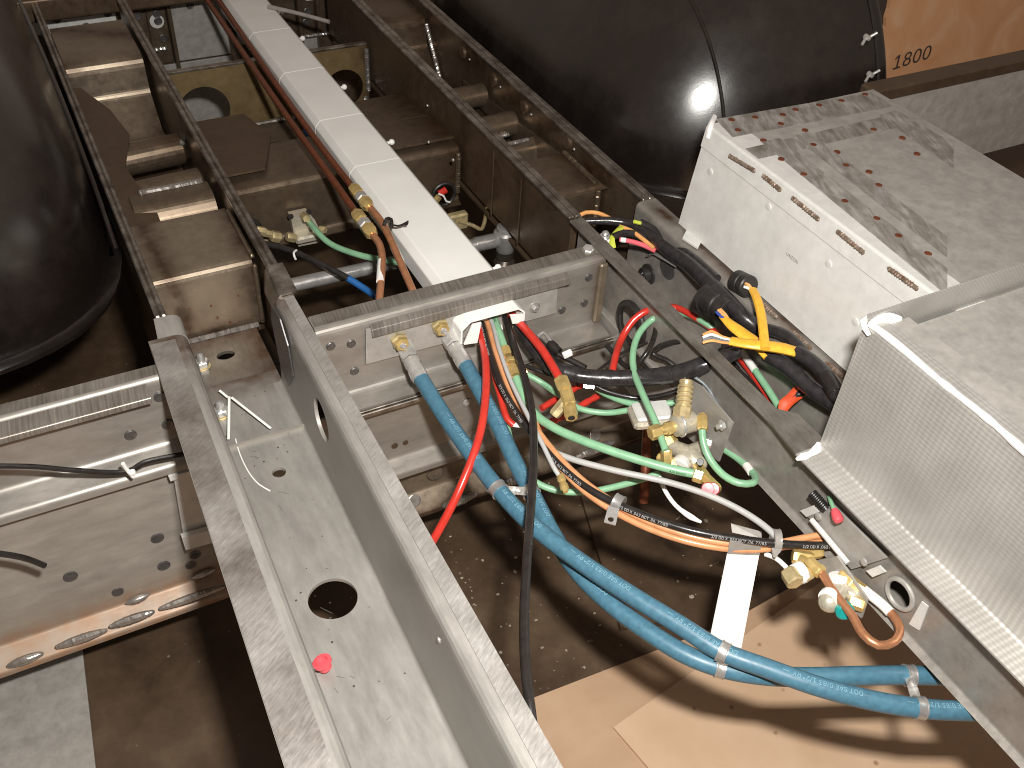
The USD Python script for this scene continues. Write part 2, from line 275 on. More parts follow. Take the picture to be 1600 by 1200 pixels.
def floor_mats():
    N = {'g': ('geometry', {}), 'n': ('noise_texture', {'scale': 5.0, 'detail': 9.0, 'roughness': .68}), 'r': ('rgb_ramp', {'ramp': [(.32, (.036, .021, .012)), (.55, (.080, .049, .027)), (.70, (.12, .080, .048)), (.80, (.20, .16, .12))]}),
         'v': ('voronoi_texture', {'scale': 42.0}), 'vr': ('rgb_ramp', {'ramp': [(.0, (.8, .8, .8)), (.05, (.7, .7, .7)), (.14, (0, 0, 0))]}), 'm': ('noise_texture', {'scale': 7.0, 'detail': 3.0}),
         'mr': ('rgb_ramp', {'ramp': [(.52, (0, 0, 0)), (.62, (1, 1, 1))]}), 'mm': ('mix_color', {'blend_type': 'multiply', 'fac': 1.0}), 'mx': ('mix_color', {'b': (.26, .22, .17)}), 'bw': ('rgb_to_bw', {}),
         'rr': ('map_range', {'from_min': .3, 'from_max': .7, 'to_min': .38, 'to_max': .7}), 'bp': ('bump', {'strength': .3, 'distance': .004}), 'p': ('principled_bsdf', {})}
    mat('dirty_floor', N, [('g.position', 'n.vector'), ('g.position', 'v.vector'), ('g.position', 'm.vector'), ('n.fac', 'r.fac'), ('v.distance', 'vr.fac'), ('m.fac', 'mr.fac'), ('vr.color', 'mm.a'), ('mr.color', 'mm.b'), ('mm.result', 'bw.color'), ('bw.val', 'mx.fac'),
        ('r.color', 'mx.a'), ('mx.result', 'p.base_color'), ('n.fac', 'rr.value'), ('rr.result', 'p.roughness'), ('n.fac', 'bp.height'), ('bp.normal', 'p.normal')], 'p.BSDF')
    N = {'g': ('geometry', {}), 'n': ('noise_texture', {'scale': 6.0, 'detail': 6.0, 'roughness': .6}), 'r': ('rgb_ramp', {'ramp': [(.3, (.40, .255, .155)), (.7, (.50, .34, .22))]}),
         'v': ('voronoi_texture', {'scale': 16.0}), 'vr': ('rgb_ramp', {'ramp': [(.0, (.45, .4, .35)), (.05, (.6, .55, .5)), (.09, (1, 1, 1))]}), 'mm': ('mix_color', {'blend_type': 'multiply', 'fac': 1.0}),
         'bp': ('bump', {'strength': .25, 'distance': .004}), 'p': ('principled_bsdf', {'roughness': .6})}
    mat('cardboard', N, [('g.position', 'n.vector'), ('g.position', 'v.vector'), ('n.fac', 'r.fac'), ('v.distance', 'vr.fac'), ('r.color', 'mm.a'), ('vr.color', 'mm.b'), ('mm.result', 'p.base_color'), ('n.fac', 'bp.height'), ('bp.normal', 'p.normal')], 'p.BSDF')
    usd_pale = dict(N); usd_pale['r'] = ('rgb_ramp', {'ramp': [(.3, (.52, .35, .22)), (.7, (.62, .44, .30))]})
    mat('cardboard_pale', usd_pale, [('g.position', 'n.vector'), ('g.position', 'v.vector'), ('n.fac', 'r.fac'), ('v.distance', 'vr.fac'), ('r.color', 'mm.a'), ('vr.color', 'mm.b'), ('mm.result', 'p.base_color'), ('n.fac', 'bp.height'), ('bp.normal', 'p.normal')], 'p.BSDF')
    N = {'g': ('geometry', {}), 'n': ('noise_texture', {'scale': 7.0, 'detail': 7.0, 'distortion': 1.2}), 'r': ('rgb_ramp', {'ramp': [(.3, (.70, .35, .17)), (.55, (.76, .41, .215)), (.75, (.82, .53, .33))]}), 'p': ('principled_bsdf', {'roughness': .6})}
    mat('orange_board', N, [('g.position', 'n.vector'), ('n.fac', 'r.fac'), ('r.color', 'p.base_color')], 'p.BSDF')
floor_mats()

# ------------------------------------------------------------------ things, parts and sub-parts
USED = {}
def numbered(parent, name):
    k = (parent, name); USED[k] = USED.get(k, 0)+1; return name if USED[k] == 1 else f'{name}_{USED[k]-1:03d}'
class Node:
    def __init__(s, name, mesh=None, m=None, smooth=35, heat=None, label=None, kind=None):
        s.name, s.mesh, s.m, s.smooth, s.heat, s.label, s.kind, s.kids = name, mesh, m, smooth, heat, label, kind, []
    def part(s, name, mesh, m, smooth=35, heat=None, label=None, kind=None):
        n = Node(name, mesh, m, smooth, heat, label, kind); s.kids.append(n); return n
THINGS = []
def thing(name, label, category, group=None, kind=None, mesh=None, m=None, smooth=35, heat=None):
    n = Node(name, mesh, m, smooth, heat); n.data = dict(label=label, category=category, group=group, kind=kind); THINGS.append(n); return n
def write_mesh(path, n, off):
    mesh = n.mesh.copy()
    if n.heat is not None:
        for _ in range(5):
            e = mesh.edges_unique_length.max()
            lim = max(.007, n.heat[1]*.6)
            if e < lim*1.3 or len(mesh.faces) > 60000: break
            mesh = trimesh.Trimesh(*trimesh.remesh.subdivide_to_size(mesh.vertices, mesh.faces, max(lim, e*.5), max_iter=16), process=False); mesh.merge_vertices()
    mesh.apply_translation(-off)
    g = usdkit.mesh(stage, path, mesh, MAT[n.m], smooth=n.smooth)
    if n.heat is not None:
        segs, hr = n.heat; v = np.array(g.GetPointsAttr().Get())+off; d = np.full(len(v), 9.0)
        for a, b in segs:
            a, b = A(a, float), A(b, float); ab = b-a; t = np.clip(((v-a)@ab)/max(ab@ab, 1e-12), 0, 1); d = np.minimum(d, np.linalg.norm(v-(a+t[:, None]*ab), axis=1))
        h = np.exp(-(d/hr)**1.5).astype(np.float32); pv = UsdGeom.PrimvarsAPI(g).CreatePrimvar('displayColor', Sdf.ValueTypeNames.Color3fArray, 'vertex'); pv.Set(Vt.Vec3fArray.FromNumpy(np.stack([h]*3, 1)))
    return g
def allv(n):
    out = [] if n.mesh is None else [n.mesh.bounds]
    for k in n.kids: out += allv(k)
    return out
def emit(n, parent, off, depth=0):
    path = f'{parent}/{numbered(parent, n.name)}'
    if n.mesh is None: prim = UsdGeom.Xform.Define(stage, path)
    else: prim = write_mesh(path, n, off)
    p = prim.GetPrim()
    if n.label: p.SetCustomDataByKey('label', n.label)
    if n.kind: p.SetCustomDataByKey('kind', n.kind)
    for k in n.kids: emit(k, path, off, depth+1)
    return prim
def flush():
    for n in THINGS:
        b = A(allv(n)).reshape(-1, 3); lo, hi = b.min(0), b.max(0); off = A([(lo[0]+hi[0])/2, (lo[1]+hi[1])/2, lo[2]])
        if n.data['kind'] == 'structure': off = np.zeros(3)
        pr = emit(n, '/World', off); pr.AddTranslateOp().Set(Gf.Vec3d(*map(float, off))); p = pr.GetPrim()
        for k, v in n.data.items():
            if v: p.SetCustomDataByKey(k, v)

# ------------------------------------------------------------------ the setting
def H(*pts):
    p = pts[0]; q = [P(p[0], p[1], z=p[2]) for p in pts]
    if 738 < p[0] < 820 and 482 < p[1] < 526 and p[2] > .515 and len(pts) > 2: q = [q[0]+A([-.003, .035, .008])]+q   # on into the trunking
    return q
def cut(m, *tools):
    try:
        r = trimesh.boolean.difference([m, *tools], engine='manifold')
        return r if len(r.faces) else m
    except Exception as e:
        print('cut failed', e); return m
def rect(x0, x1, y0, y1): return Polygon([(x0, y0), (x1, y0), (x1, y1), (x0, y1)])
def zplate(poly, z, t): return plate(poly, (0, 0, z-t), (1, 0, 0), (0, 1, 0), t)
def fcx(c): return A(c, float)

thing('floor', 'dark brown dirty workshop floor under the chassis', 'floor', kind='structure', mesh=box(1.5, 3.0, -.03, 14, 14, .06), m='dirty_floor', smooth=False)
# big sheets laid on the floor
cb = Polygon([(-.95, -.9), (2.9, -.9), (2.9, .70), (1.25, .772), (.93, .745), (.52, .766), (-.10, .76), (-.95, .75)])
cs = thing('cardboard_sheet', 'tan cardboard sheet spread on the floor below the blue hoses', 'cardboard', mesh=zplate(cb, .005, .004), m='cardboard', smooth=False)
thing('cardboard_sheet', 'second paler cardboard sheet lying on the tan one near the bottom edge', 'cardboard', mesh=plate(rect(0, 1.5, -1.0, 0), (.62, .655, .007), (math.cos(.16), math.sin(.16), 0), (-math.sin(.16), math.cos(.16), 0), .004), m='cardboard_pale', smooth=False)
thing('floor_panel', 'grey sheet metal panel lying on the floor beneath the left beam', 'metal sheet', mesh=zplate(Polygon([(-1.2, .85), (-.17, .95), (-.14, 1.32), (-1.2, 1.4)]), .010, .006), m='galvanised_dull', smooth=False)
thing('floor_plank', 'long dark board lying across the floor under the orange hoses', 'board', mesh=plate(rect(0, .9, 0, .13), (.86, .78, .004), (.30, .954, 0), (-.954, .30, 0), .012), m='dirty_floor', smooth=False)
fk = []
for i in range(230):
    x, y = rng.uniform(.25, 1.3), rng.uniform(.78, 1.25); s = rng.uniform(.0008, .0032)*(1 if rng.random() < .85 else 1.8)
    b = trimesh.creation.icosphere(0, s); b.apply_scale((rng.uniform(.6, 1.5), rng.uniform(.5, 1.2), .35)); b.apply_translation((x, y, s*.3)); fk.append(b)
thing('floor_crumbs', 'pale crumbs and chips scattered on the dark floor', 'debris', kind='stuff', mesh=cat(*fk), m='dirt_flake', smooth=False)

# ------------------------------------------------------------------ the chassis: one welded frame
ch = thing('chassis_frame', 'welded bare steel vehicle chassis of channels, rails and cross beams', 'chassis')
ZT, ZW = .600, .430
YN, YF = .10, 1.235
# --- left front channel
def wx(y): return .268+(.281-.268)*(y-.15)/1.1
bh = P(520, 935, z=ZW); sh = P(436, 738, z=ZW); sl = P(353, 556, z=ZW)
webp = Polygon([(.100, YN), (.262, YN), (.279, 1.295), (.132, 1.295)]).difference(Point(bh[0], bh[1]).buffer(.0335, 24)).difference(Point(sh[0], sh[1]).buffer(.0105, 12))
cw = ch.part('channel_web', zplate(webp, ZW, .006), 'steel_channel', smooth=False, heat=([((.14, 1.29, ZW), (.27, 1.29, ZW))], .03))
webp2 = Polygon([(.115, 1.2955), (.279, 1.2955), (.280, 1.44), (.118, 1.44)]).difference(affinity.scale(Point(sl[0], sl[1]).buffer(.0125, 12), 1.25, .9))
ch.part('channel_end_plate', zplate(webp2, ZW+.0015, .006), 'steel_lip', smooth=False, heat=([((.15, 1.43, ZW), (.27, 1.43, ZW)), ((.28, 1.3, ZW), (.28, 1.43, ZW))], .04))
def right_sec(y, w): return [(w-.016, y, ZW+.0003), (w-.001, y, ZW+.0003), (w+.004, y, ZT), (.312 if y < 1 else .314, y, ZT+.001)]
rf = fold(right_sec(YN, .262), right_sec(1.262, .279), .0055, .024)
oh = P(503, 656, x=.279)
rf = cut(rf, trimesh.creation.cylinder(.034, .06, transform=trimesh.transformations.translation_matrix((.279, oh[1], oh[2])) @ trimesh.transformations.rotation_matrix(math.pi/2, (0, 1, 0))))
fr = ch.part('channel_flange', rf, 'steel_channel', smooth=40, heat=([((.30, 1.262, ZT), (.28, 1.262, ZT))], .05))
fr.part('ground_lip', quad([(.2855, YN, ZT+.0016), (.3115, YN, ZT+.0022), (.3135, 1.255, ZT+.0022), (.2975, 1.255, ZT+.0016)], .0007), 'steel_ground', smooth=False)
for q in ((686, 1000), (686, 1062)):
    c = P(*q, x=.272); fr.part('rivet', lathe((c[0]+.002, c[1], c[2]), (c[0]-.01, c[1], c[2]), [(0, .0045), (.003, .004), (.004, .002)], 12), 'zinc')
wp = A([P(a, b, x=.278) for a, b in ((427, 480), (438, 500), (450, 540), (458, 585), (452, 598), (440, 570), (432, 530), (426, 500))])
ch.part('weld_patch', plate(Polygon([(p[1], p[2]) for p in wp]).buffer(.004), (.2785, 0, 0), (0, 1, 0), (0, 0, 1), -.002), 'weld_spot', smooth=False)
def left_sec(y, l, w): return [(l, y, ZT), (w, y, ZT), (w-.002, y, ZW)]
lf = fold(left_sec(YN, .049, .116), left_sec(YF, .084, .141), .0055, .022)
fl_ = ch.part('channel_flange', lf, 'steel_channel', smooth=40, heat=([((.08, 1.2, ZT), (.14, 1.22, ZT))], .06))
fl_.part('ground_lip', quad([(.0495, YN, ZT+.0012), (.097, YN, ZT+.0012), (.121, YF-.012, ZT+.0012), (.0845, YF-.012, ZT+.0012)], .0007), 'steel_scuffed', smooth=False)
ch.part('channel_tongue', fold([(.098, YF, ZT), (.141, YF, ZT), (.142, YF, ZW+.06)], [(.103, 1.286, ZT), (.143, 1.286, ZT), (.144, 1.286, ZW+.06)], .0055, .02), 'steel_channel', smooth=40)
sp = []
for i in range(38):
    x, y = rng.uniform(.15, .25), rng.uniform(.45, 1.40); r = rng.uniform(.0004, .0011)
    sp.append(lathe((x, y, ZW+.0005), (x, y, ZW+1), [(0, r*1.6), (r*.35, r*1.4), (r*.6, r*.3)], 7))
ch.part('weld_spatter', cat(*sp), 'weld_spot', kind='stuff')
sc_ = []
for i in range(14):
    x, y = rng.uniform(.15, .25), rng.uniform(.55, 1.25); a = rng.normal(-.9, .5); L_ = rng.uniform(.005, .022)
    sc_.append(tube([(x, y, ZW+.0003), (x+L_*math.cos(a), y+L_*math.sin(a), ZW+.0003)], .0003, 5))
ch.part('scratches', cat(*sc_), 'steel_lip', kind='stuff')
# --- left rails of the rear section (each a folded double plate with a bright ground top edge)
def rail(x0, x1, y0, y1, zb, m='steel_brown', zt=ZT, name='rail', lipm='steel_edge', heat=None):
    w = x1-x0; r = ch.part(name, box((x0+x1)/2, (y0+y1)/2, (zt-.003+zb)/2, w*.55, y1-y0, zt-.003-zb, .001), m, smooth=False, heat=heat)
    for a, b in ((x0, x0+w*.47), (x0+w*.53, x1)):
        r.part('top_edge', box((a+b)/2, (y0+y1)/2, zt-.004, b-a, y1-y0, .009, .002), lipm, smooth=False)
    return r
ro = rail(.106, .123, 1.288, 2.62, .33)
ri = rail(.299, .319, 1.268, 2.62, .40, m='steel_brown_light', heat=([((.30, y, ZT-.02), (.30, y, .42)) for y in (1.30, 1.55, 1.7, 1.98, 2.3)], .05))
ch.part('joint_strap', fold([(.286, 1.262, .555), (.290, 1.262, ZT+.006), (.322, 1.262, ZT+.006)], [(.288, 1.345, .555), (.294, 1.345, ZT+.006), (.324, 1.345, ZT+.006)], .004, .012), 'steel_edge')
# floor of the left bay and the formed stiffeners in it
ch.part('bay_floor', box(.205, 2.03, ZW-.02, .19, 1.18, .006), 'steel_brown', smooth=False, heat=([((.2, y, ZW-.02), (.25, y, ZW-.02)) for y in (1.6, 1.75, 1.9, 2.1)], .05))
lx0, lx1 = .126, .2985
def hat(x0, x1, pts, m, r=.02, t=-.004, heat=None, name='stiffener'):
    return ch.part(name, fold([(x1, y, z) for y, z in pts], [(x0, y, z) for y, z in pts], t, r), m, smooth=45, heat=heat)
hx = lambda x0, x1, *yz: [((x0, y, z), (x1, y, z)) for y, z in yz]
b1 = hat(lx0, lx1-.006, [(1.60, .572), (1.425, .568), (1.430, .431)], 'steel_tan', .02, heat=([((lx1-.006, 1.60, .57), (lx1-.006, 1.43, .57)), ((lx1-.006, 1.425, .57), (lx1-.006, 1.425, .43)), ((lx0+.02, 1.6, .57), (lx0+.03, 1.425, .57)), ((lx0+.03, 1.425, .57), (lx0+.042, 1.425, .43)), ((.14, 1.425, .433), (.3, 1.425, .433))], .022))
for q in ((281, 470), (296, 483), (330, 478), (352, 452), (360, 505), (340, 497), (372, 462)):
    c = P(*q, y=1.4275); b1.part('rust_speck', lathe(c, c-A([0, 1, 0]), [(0, .0022), (.0004, .002), (.0005, .0005)], 8), 'copper_painted')
b1.part('weld_bead', bead((.150, 1.424, .432), (.288, 1.424, .432), .0055, 3), 'weld_metal')
b1.part('weld_bead', bead((lx1-.004, 1.424, .434), (lx1-.004, 1.424, .56), .004, 4), 'steel_brown_light')
b1.part('weld_bead', bead((lx1-.004, 1.43, .571), (lx1-.004, 1.585, .575), .004, 5), 'steel_brown_light')
b2 = hat(lx0+.02, lx1-.006, [(1.735, .555), (1.685, .556), (1.665, .53), (1.655, .46)], 'steel_brown_light', .03, heat=([((.14, 1.66, .47), (.3, 1.66, .47))], .025))
b2.part('weld_bead', bead((.165, 1.737, .556), (.285, 1.737, .556), .006, 6), 'weld_metal')
b2.part('step_plate', box(.222, 1.70, .50, .13, .01, .09), 'steel_brown', smooth=False)
b3 = ch.part('cross_tube', cyl((lx0+.04, 1.795, .515), (lx1-.004, 1.805, .515), .030, 24), 'steel_brown_light')
b3.part('weld_bead', bead((.185, 1.768, .505), (.290, 1.774, .505), .007, 8, amp=.35), 'weld_metal')
b3.part('stiffener_plate', box(.235, 1.755, .475, .12, .006, .07), 'steel_brown', smooth=False)
b4 = ch.part('cross_tube', cyl((lx0+.03, 1.965, .505), (lx1-.004, 1.975, .505), .033, 24), 'steel_brown_light', heat=([((lx1, 1.97, .5), (lx1-.02, 1.97, .53))], .03))
b4.part('weld_bead', bead((lx1-.006, 1.945, .53), (lx1-.006, 1.99, .525), .005, 9), 'weld_metal')
b5 = hat(lx0, lx1-.006, [(2.50, .585), (2.285, .583), (2.275, .50), (2.19, .435), (2.07, .432)], 'steel_tan', .03, heat=([((lx1-.006, 2.28, .58), (lx1-.006, 2.2, .43)), ((lx0, 2.28, .58), (lx0, 2.2, .43)), ((lx0, 2.5, .585), (lx1, 2.4, .585)), ((.15, 2.15, .436), (.3, 2.15, .436))], .035))
b5.part('weld_bead', bead((.205, 2.15, .437), (.288, 2.155, .437), .006, 10), 'weld_metal')
ch.part('gusset_plate', plate(Polygon([(0, 0), (.055, .02), (.06, .18), (.04, .36), (.075, .50), (.06, .62), (.02, .74), (0, .74)]), (.124, 1.50, .548), (1, 0, -.12), (0, 1, 0), .004), 'steel_brown', smooth=False)
# --- right rails
RX = .845
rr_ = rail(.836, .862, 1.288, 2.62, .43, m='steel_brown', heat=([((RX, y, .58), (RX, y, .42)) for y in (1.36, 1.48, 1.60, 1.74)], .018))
for y in (1.48, 1.60):
    rr_.part('panel_seam', box(.8405, y, .50, .002, .004, .15), 'steel_brown', smooth=False)
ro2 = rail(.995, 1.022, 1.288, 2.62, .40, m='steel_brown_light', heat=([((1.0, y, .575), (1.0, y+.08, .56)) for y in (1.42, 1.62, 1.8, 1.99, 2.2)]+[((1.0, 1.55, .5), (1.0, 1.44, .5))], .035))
for q in ((1000-115, 222), (818, 168), (770, 125), (722, 82)):
    c = P(*q, x=.9975); ro2.part('slot_weld', lathe((c[0]+.004, c[1], c[2]), (c[0]-.01, c[1], c[2]), [(0, .016), (.0065, .015), (.0075, .012), (.0078, .002)], 20).apply_transform(np.eye(4)), 'steel_brown', smooth=40)
    ro2.part('weld_dab', trimesh.creation.icosphere(1, .0035).apply_translation(P(q[0]+12, q[1]+11, x=.99)), 'weld_metal')
ch.part('diagonal_strap', plate(Polygon([(1.40, .565), (1.48, .50), (1.57, .478), (2.05, .478), (2.06, .505), (1.60, .545)]), (.992, 0, 0), (0, 1, 0), (0, 0, 1), -.004), 'steel_brown_light', smooth=False)
ch.part('bay_floor', box(.925, 2.03, ZW-.03, .15, 1.18, .006), 'steel_brown', smooth=False)
rx0, rx1 = .862, .994
c1 = hat(rx0, rx1, [(1.575, .552), (1.437, .549), (1.435, .43)], 'steel_brown_light', .02, heat=([((rx1, 1.58, .55), (rx1, 1.43, .55)), ((rx1, 1.43, .55), (rx1, 1.43, .43)), ((rx0, 1.58, .55), (rx0, 1.43, .55))], .022))
c1.part('weld_bead', bead((rx1-.002, 1.575, .555), (rx1-.002, 1.44, .553), .006, 11), 'steel_brown_light')
c1.part('weld_bead', bead((rx1-.002, 1.432, .545), (rx1-.002, 1.432, .44), .006, 12), 'steel_brown_light')
c2 = ch.part('cross_tube', cyl((rx0, 1.790, .515), (rx1, 1.80, .515), .028, 24), 'steel_brown_light')
c2.part('weld_bead', bead((.925, 1.763, .508), (.965, 1.767, .508), .005, 13, amp=.35), 'weld_metal')
c3 = ch.part('cross_tube', cyl((rx0, 1.945, .515), (rx1, 1.955, .515), .027, 24), 'steel_brown_light')
c4 = hat(rx0, rx1, [(1.70, .53), (1.68, .515), (1.665, .45)], 'steel_brown_light', .02)
c4.part('weld_bead', bead((.90, 1.688, .53), (.975, 1.692, .53), .005, 14), 'weld_metal')
c5 = hat(rx0, rx1, [(2.50, .578), (2.30, .575), (2.285, .50), (2.20, .43)], 'steel_brown_light', .03, heat=([((rx1, 2.3, .57), (rx1, 2.2, .43)), ((rx0, 2.3, .57), (rx0, 2.2, .43)), ((rx0, 2.5, .578), (rx1, 2.42, .578))], .04))
c5.part('weld_bead', bead((rx1-.003, 2.285, .56), (rx1-.003, 2.20, .45), .006, 15), 'weld_metal')
# --- cross members between the middle rails
mx0, mx1 = .321, .835
def yplate(poly, y, t): return plate(poly, (0, y, 0), (1, 0, 0), (0, 0, 1), -t)
h2 = P(693, 303, y=1.75)
m2 = fold([(mx1, 1.92, .508), (mx1, 1.75, .512), (mx1, 1.752, .385), (mx1, 1.735, .376)], [(mx0, 1.92, .508), (mx0, 1.75, .512), (mx0, 1.752, .385), (mx0, 1.735, .376)], -.005, .016)
def ycyl(x, y, z, r, h=.08): return trimesh.creation.cylinder(r, h, sections=40, transform=trimesh.transformations.translation_matrix((x, y, z)) @ trimesh.transformations.rotation_matrix(math.pi/2, (1, 0, 0)))
m2 = cut(m2, ycyl(h2[0], 1.75, h2[2], .027), ycyl(.355, 1.75, .415, .03))
bm2 = ch.part('cross_member', m2, 'steel_brown_light', smooth=40, heat=([((mx1, 1.75, .51), (mx1, 1.75, .38)), ((mx0, 1.75, .51), (mx0, 1.75, .38))], .04))
bm2.part('weld_bead', bead((mx1-.004, 1.746, .50), (mx1-.004, 1.748, .40), .006, 16), 'steel_brown_light')
bm2.part('rubber_grommet', trimesh.creation.torus(.027, .004, 32, 10).apply_transform(trimesh.transformations.rotation_matrix(math.pi/2, (1, 0, 0))).apply_translation((h2[0], 1.748, h2[2])), 'black_rubber')
bm2.part('rubber_grommet', trimesh.creation.torus(.030, .005, 32, 10).apply_transform(trimesh.transformations.rotation_matrix(math.pi/2, (1, 0, 0))).apply_translation((.355, 1.748, .415)), 'black_rubber')
m3 = zplate(rect(mx0, mx1, 1.925, 2.11).difference(affinity.scale(Point(.495, 2.01).buffer(.02), 1.4, 1)).difference(affinity.scale(Point(.735, 2.0).buffer(.015), 1.5, 1)), .455, .005)
bm3 = ch.part('cross_plate', m3, 'steel_brown_light', smooth=False, heat=([((mx1, 1.93, .45), (mx1, 2.1, .45))], .03))
bm3.part('rear_lip', tube([(.455, 2.112, .459), (.80, 2.112, .459)], .0055, 8), 'steel_edge')
ch.part('gusset_plate', plate(Polygon([(0, 0), (.10, 0), (.16, .16), (.14, .31), (0, .31)]), (mx0, 1.795, .520), (1, 0, 0), (0, 1, -.10), .004), 'steel_brown', smooth=False)
gp = ch.part('gusset_plate', plate(Polygon([(-.155, 0), (0, 0), (0, .31), (-.135, .30), (-.05, .14)][:4]), (mx1, 1.775, .519), (1, 0, 0), (0, 1, -.12), .006), 'steel_brown_light', smooth=False, heat=([((mx1, 1.8, .52), (mx1, 2.1, .48))], .05))
for q in ((868, 250), (828, 165), (735, 205), (670, 222)):
    gp.part('weld_dab', trimesh.creation.icosphere(1, .004).apply_translation(P(q[0]-(160 if q[0] > 800 else 0), q[1]+(0 if q[0] < 800 else 0), z=.53)), 'weld_metal')
f4 = rect(mx0, mx1, .33, .522).difference(Point(.412, .418).buffer(.062, 24)).difference(Point(.768, .414).buffer(.052, 24)).difference(Point(.612, .455).buffer(.004)).difference(Point(.617, .405).buffer(.004))
bm4 = ch.part('cross_member', yplate(f4, 2.30, .006), 'steel_olive', smooth=False, heat=([((mx1, 2.3, .52), (mx1, 2.3, .34))], .03))
bm4.part('top_edge', box((mx0+mx1)/2, 2.305, .5245, mx1-mx0, .016, .006, .0015), 'steel_edge', smooth=False)
bm4.part('weld_bead', bead((mx1-.004, 2.294, .515), (mx1-.004, 2.294, .40), .006, 17), 'weld_metal')
bm4.part('weld_bead', bead((mx1-.010, 2.290, .39), (mx1-.045, 2.270, .345), .007, 18), 'weld_metal')
ch.part('rear_channel', fold([(1.05, 2.66, ZT+.012), (1.05, 2.62, ZT+.012), (1.05, 2.62, ZT-.045), (1.05, 2.66, ZT-.045)], [(-.6, 2.66, ZT+.012), (-.6, 2.62, ZT+.012), (-.6, 2.62, ZT-.045), (-.6, 2.66, ZT-.045)], -.005, .008), 'steel_brown', smooth=40)
bk = ch.part('rear_bulkhead', box(.45, 2.80, .30, 2.6, .006, .7), 'steel_brown_light', smooth=False)
for x0, x1, z0, z1, m in ((.05, .312, .462, .56, 'galvanised'), (.36, .60, .10, .335, 'galvanised_dull'), (.66, .86, .10, .35, 'galvanised_dull'), (.45, .60, .34, .50, 'galvanised_dull'), (.45, .62, .5, .56, 'galvanised'), (.62, .70, .36, .56, 'galvanised_dull'), (.83, .90, .46, .56, 'galvanised'), (.385, .44, .34, .56, 'steel_brown_light'), (.70, .80, .40, .56, 'steel_brown_light'), (1.00, 1.06, .48, .58, 'galvanised')):
    pn = bk.part('wall_panel', box((x0+x1)/2, 2.785, (z0+z1)/2, x1-x0-.004, .008, z1-z0, .002), m, smooth=False)
for x in (.445, .705, .805, .86):
    bk.part('wall_rib', box(x, 2.775, .44, .010, .03, .26, .002), 'steel_brown_light', smooth=False)
for q in ((88, 30), (135, 42), (168, 20), (215, 25), (245, 22), (247, 33), (255, 60), (297, 8), (480, 18), (478, 35)):
    c = P(*q, y=2.778); bk.part('plug_weld', spot(c, (0, -1, 0), .011, .002), 'weld_spot')
c = P(245, 33, y=2.780); bk.part('washer', lathe(c, c-A([0, .01, 0]), [(0, .019), (.002, .019), (.0022, .001)], 24), 'galvanised')
bk.part('weld_bead', bead(P(240, 78, y=2.77), P(262, 75, y=2.77), .007, 19), 'weld_metal'); bk.part('weld_bead', bead(P(475, 57, y=2.76), P(530, 50, y=2.76), .006, 20), 'weld_metal')

# --- front cross beam between the channels
cb0, cb1 = .316, .834
xb_s = [(1.196, ZT), (1.155, ZT), (1.155, .462), (1.115, .457)]
xb = ch.part('cross_beam', fold([(cb1, y, z) for y, z in xb_s], [(cb0, y, z) for y, z in xb_s], -.0055, .014), 'steel_beam', smooth=40, heat=([((cb1, 1.155, .6), (cb1, 1.155, .46))], .02))
xb.part('ground_edge', quad([(cb0+.002, 1.168, ZT+.0009), (cb1-.002, 1.168, ZT+.0009), (cb1-.002, 1.1955, ZT+.0009), (cb0+.002, 1.1955, ZT+.0009)], .0006), 'steel_ground_cross', smooth=False)
lg0, lg1 = P(580, 505, y=1.145)[0], P(890, 430, y=1.145)[0]
xb.part('ledge_strip', fold([(lg1, 1.154, .590), (lg1, 1.1435, .586), (lg1, 1.1405, .5735)], [(lg0, 1.154, .590), (lg0, 1.1435, .586), (lg0, 1.1405, .5735)], -.003, .003), 'steel_ground_cross', smooth=False)
bp_ = [P(a, b, y=1.1515) for a, b in ((571, 514), (870, 445), (868, 488), (571, 568))]
xb.part('backing_plate', quad([bp_[3], bp_[2], bp_[1], bp_[0]], .0025), 'galvanised_dull', smooth=False)
for q in ((517, 541), (549, 537), (554, 580), (920, 434), (913, 474), (878, 485), (885, 443)):
    c = P(*q, y=1.154); xb.part('plug_weld', spot(c, (0, -1, 0), .0075), 'weld_spot')
for q in ((835, 480), ):
    c = P(*q, y=1.149); xb.part('bolt_head', cat(lathe(c, c-A([0, .01, 0]), [(0, .010), (.0015, .010), (.002, .008)], 18), hexnut(c-A([0, .0018, 0]), c-A([0, 1, 0]), .006, .0062)), 'bright_steel', smooth=30)
xb.part('end_post', box(.826, 1.150, .53, .016, .012, .125, .003), 'steel_tan', smooth=False)
c = P(918, 392, z=.6); xb.part('bolt_head', hexnut(c, c+A([0, -.3, 1]), .008, .010), 'zinc', smooth=30)
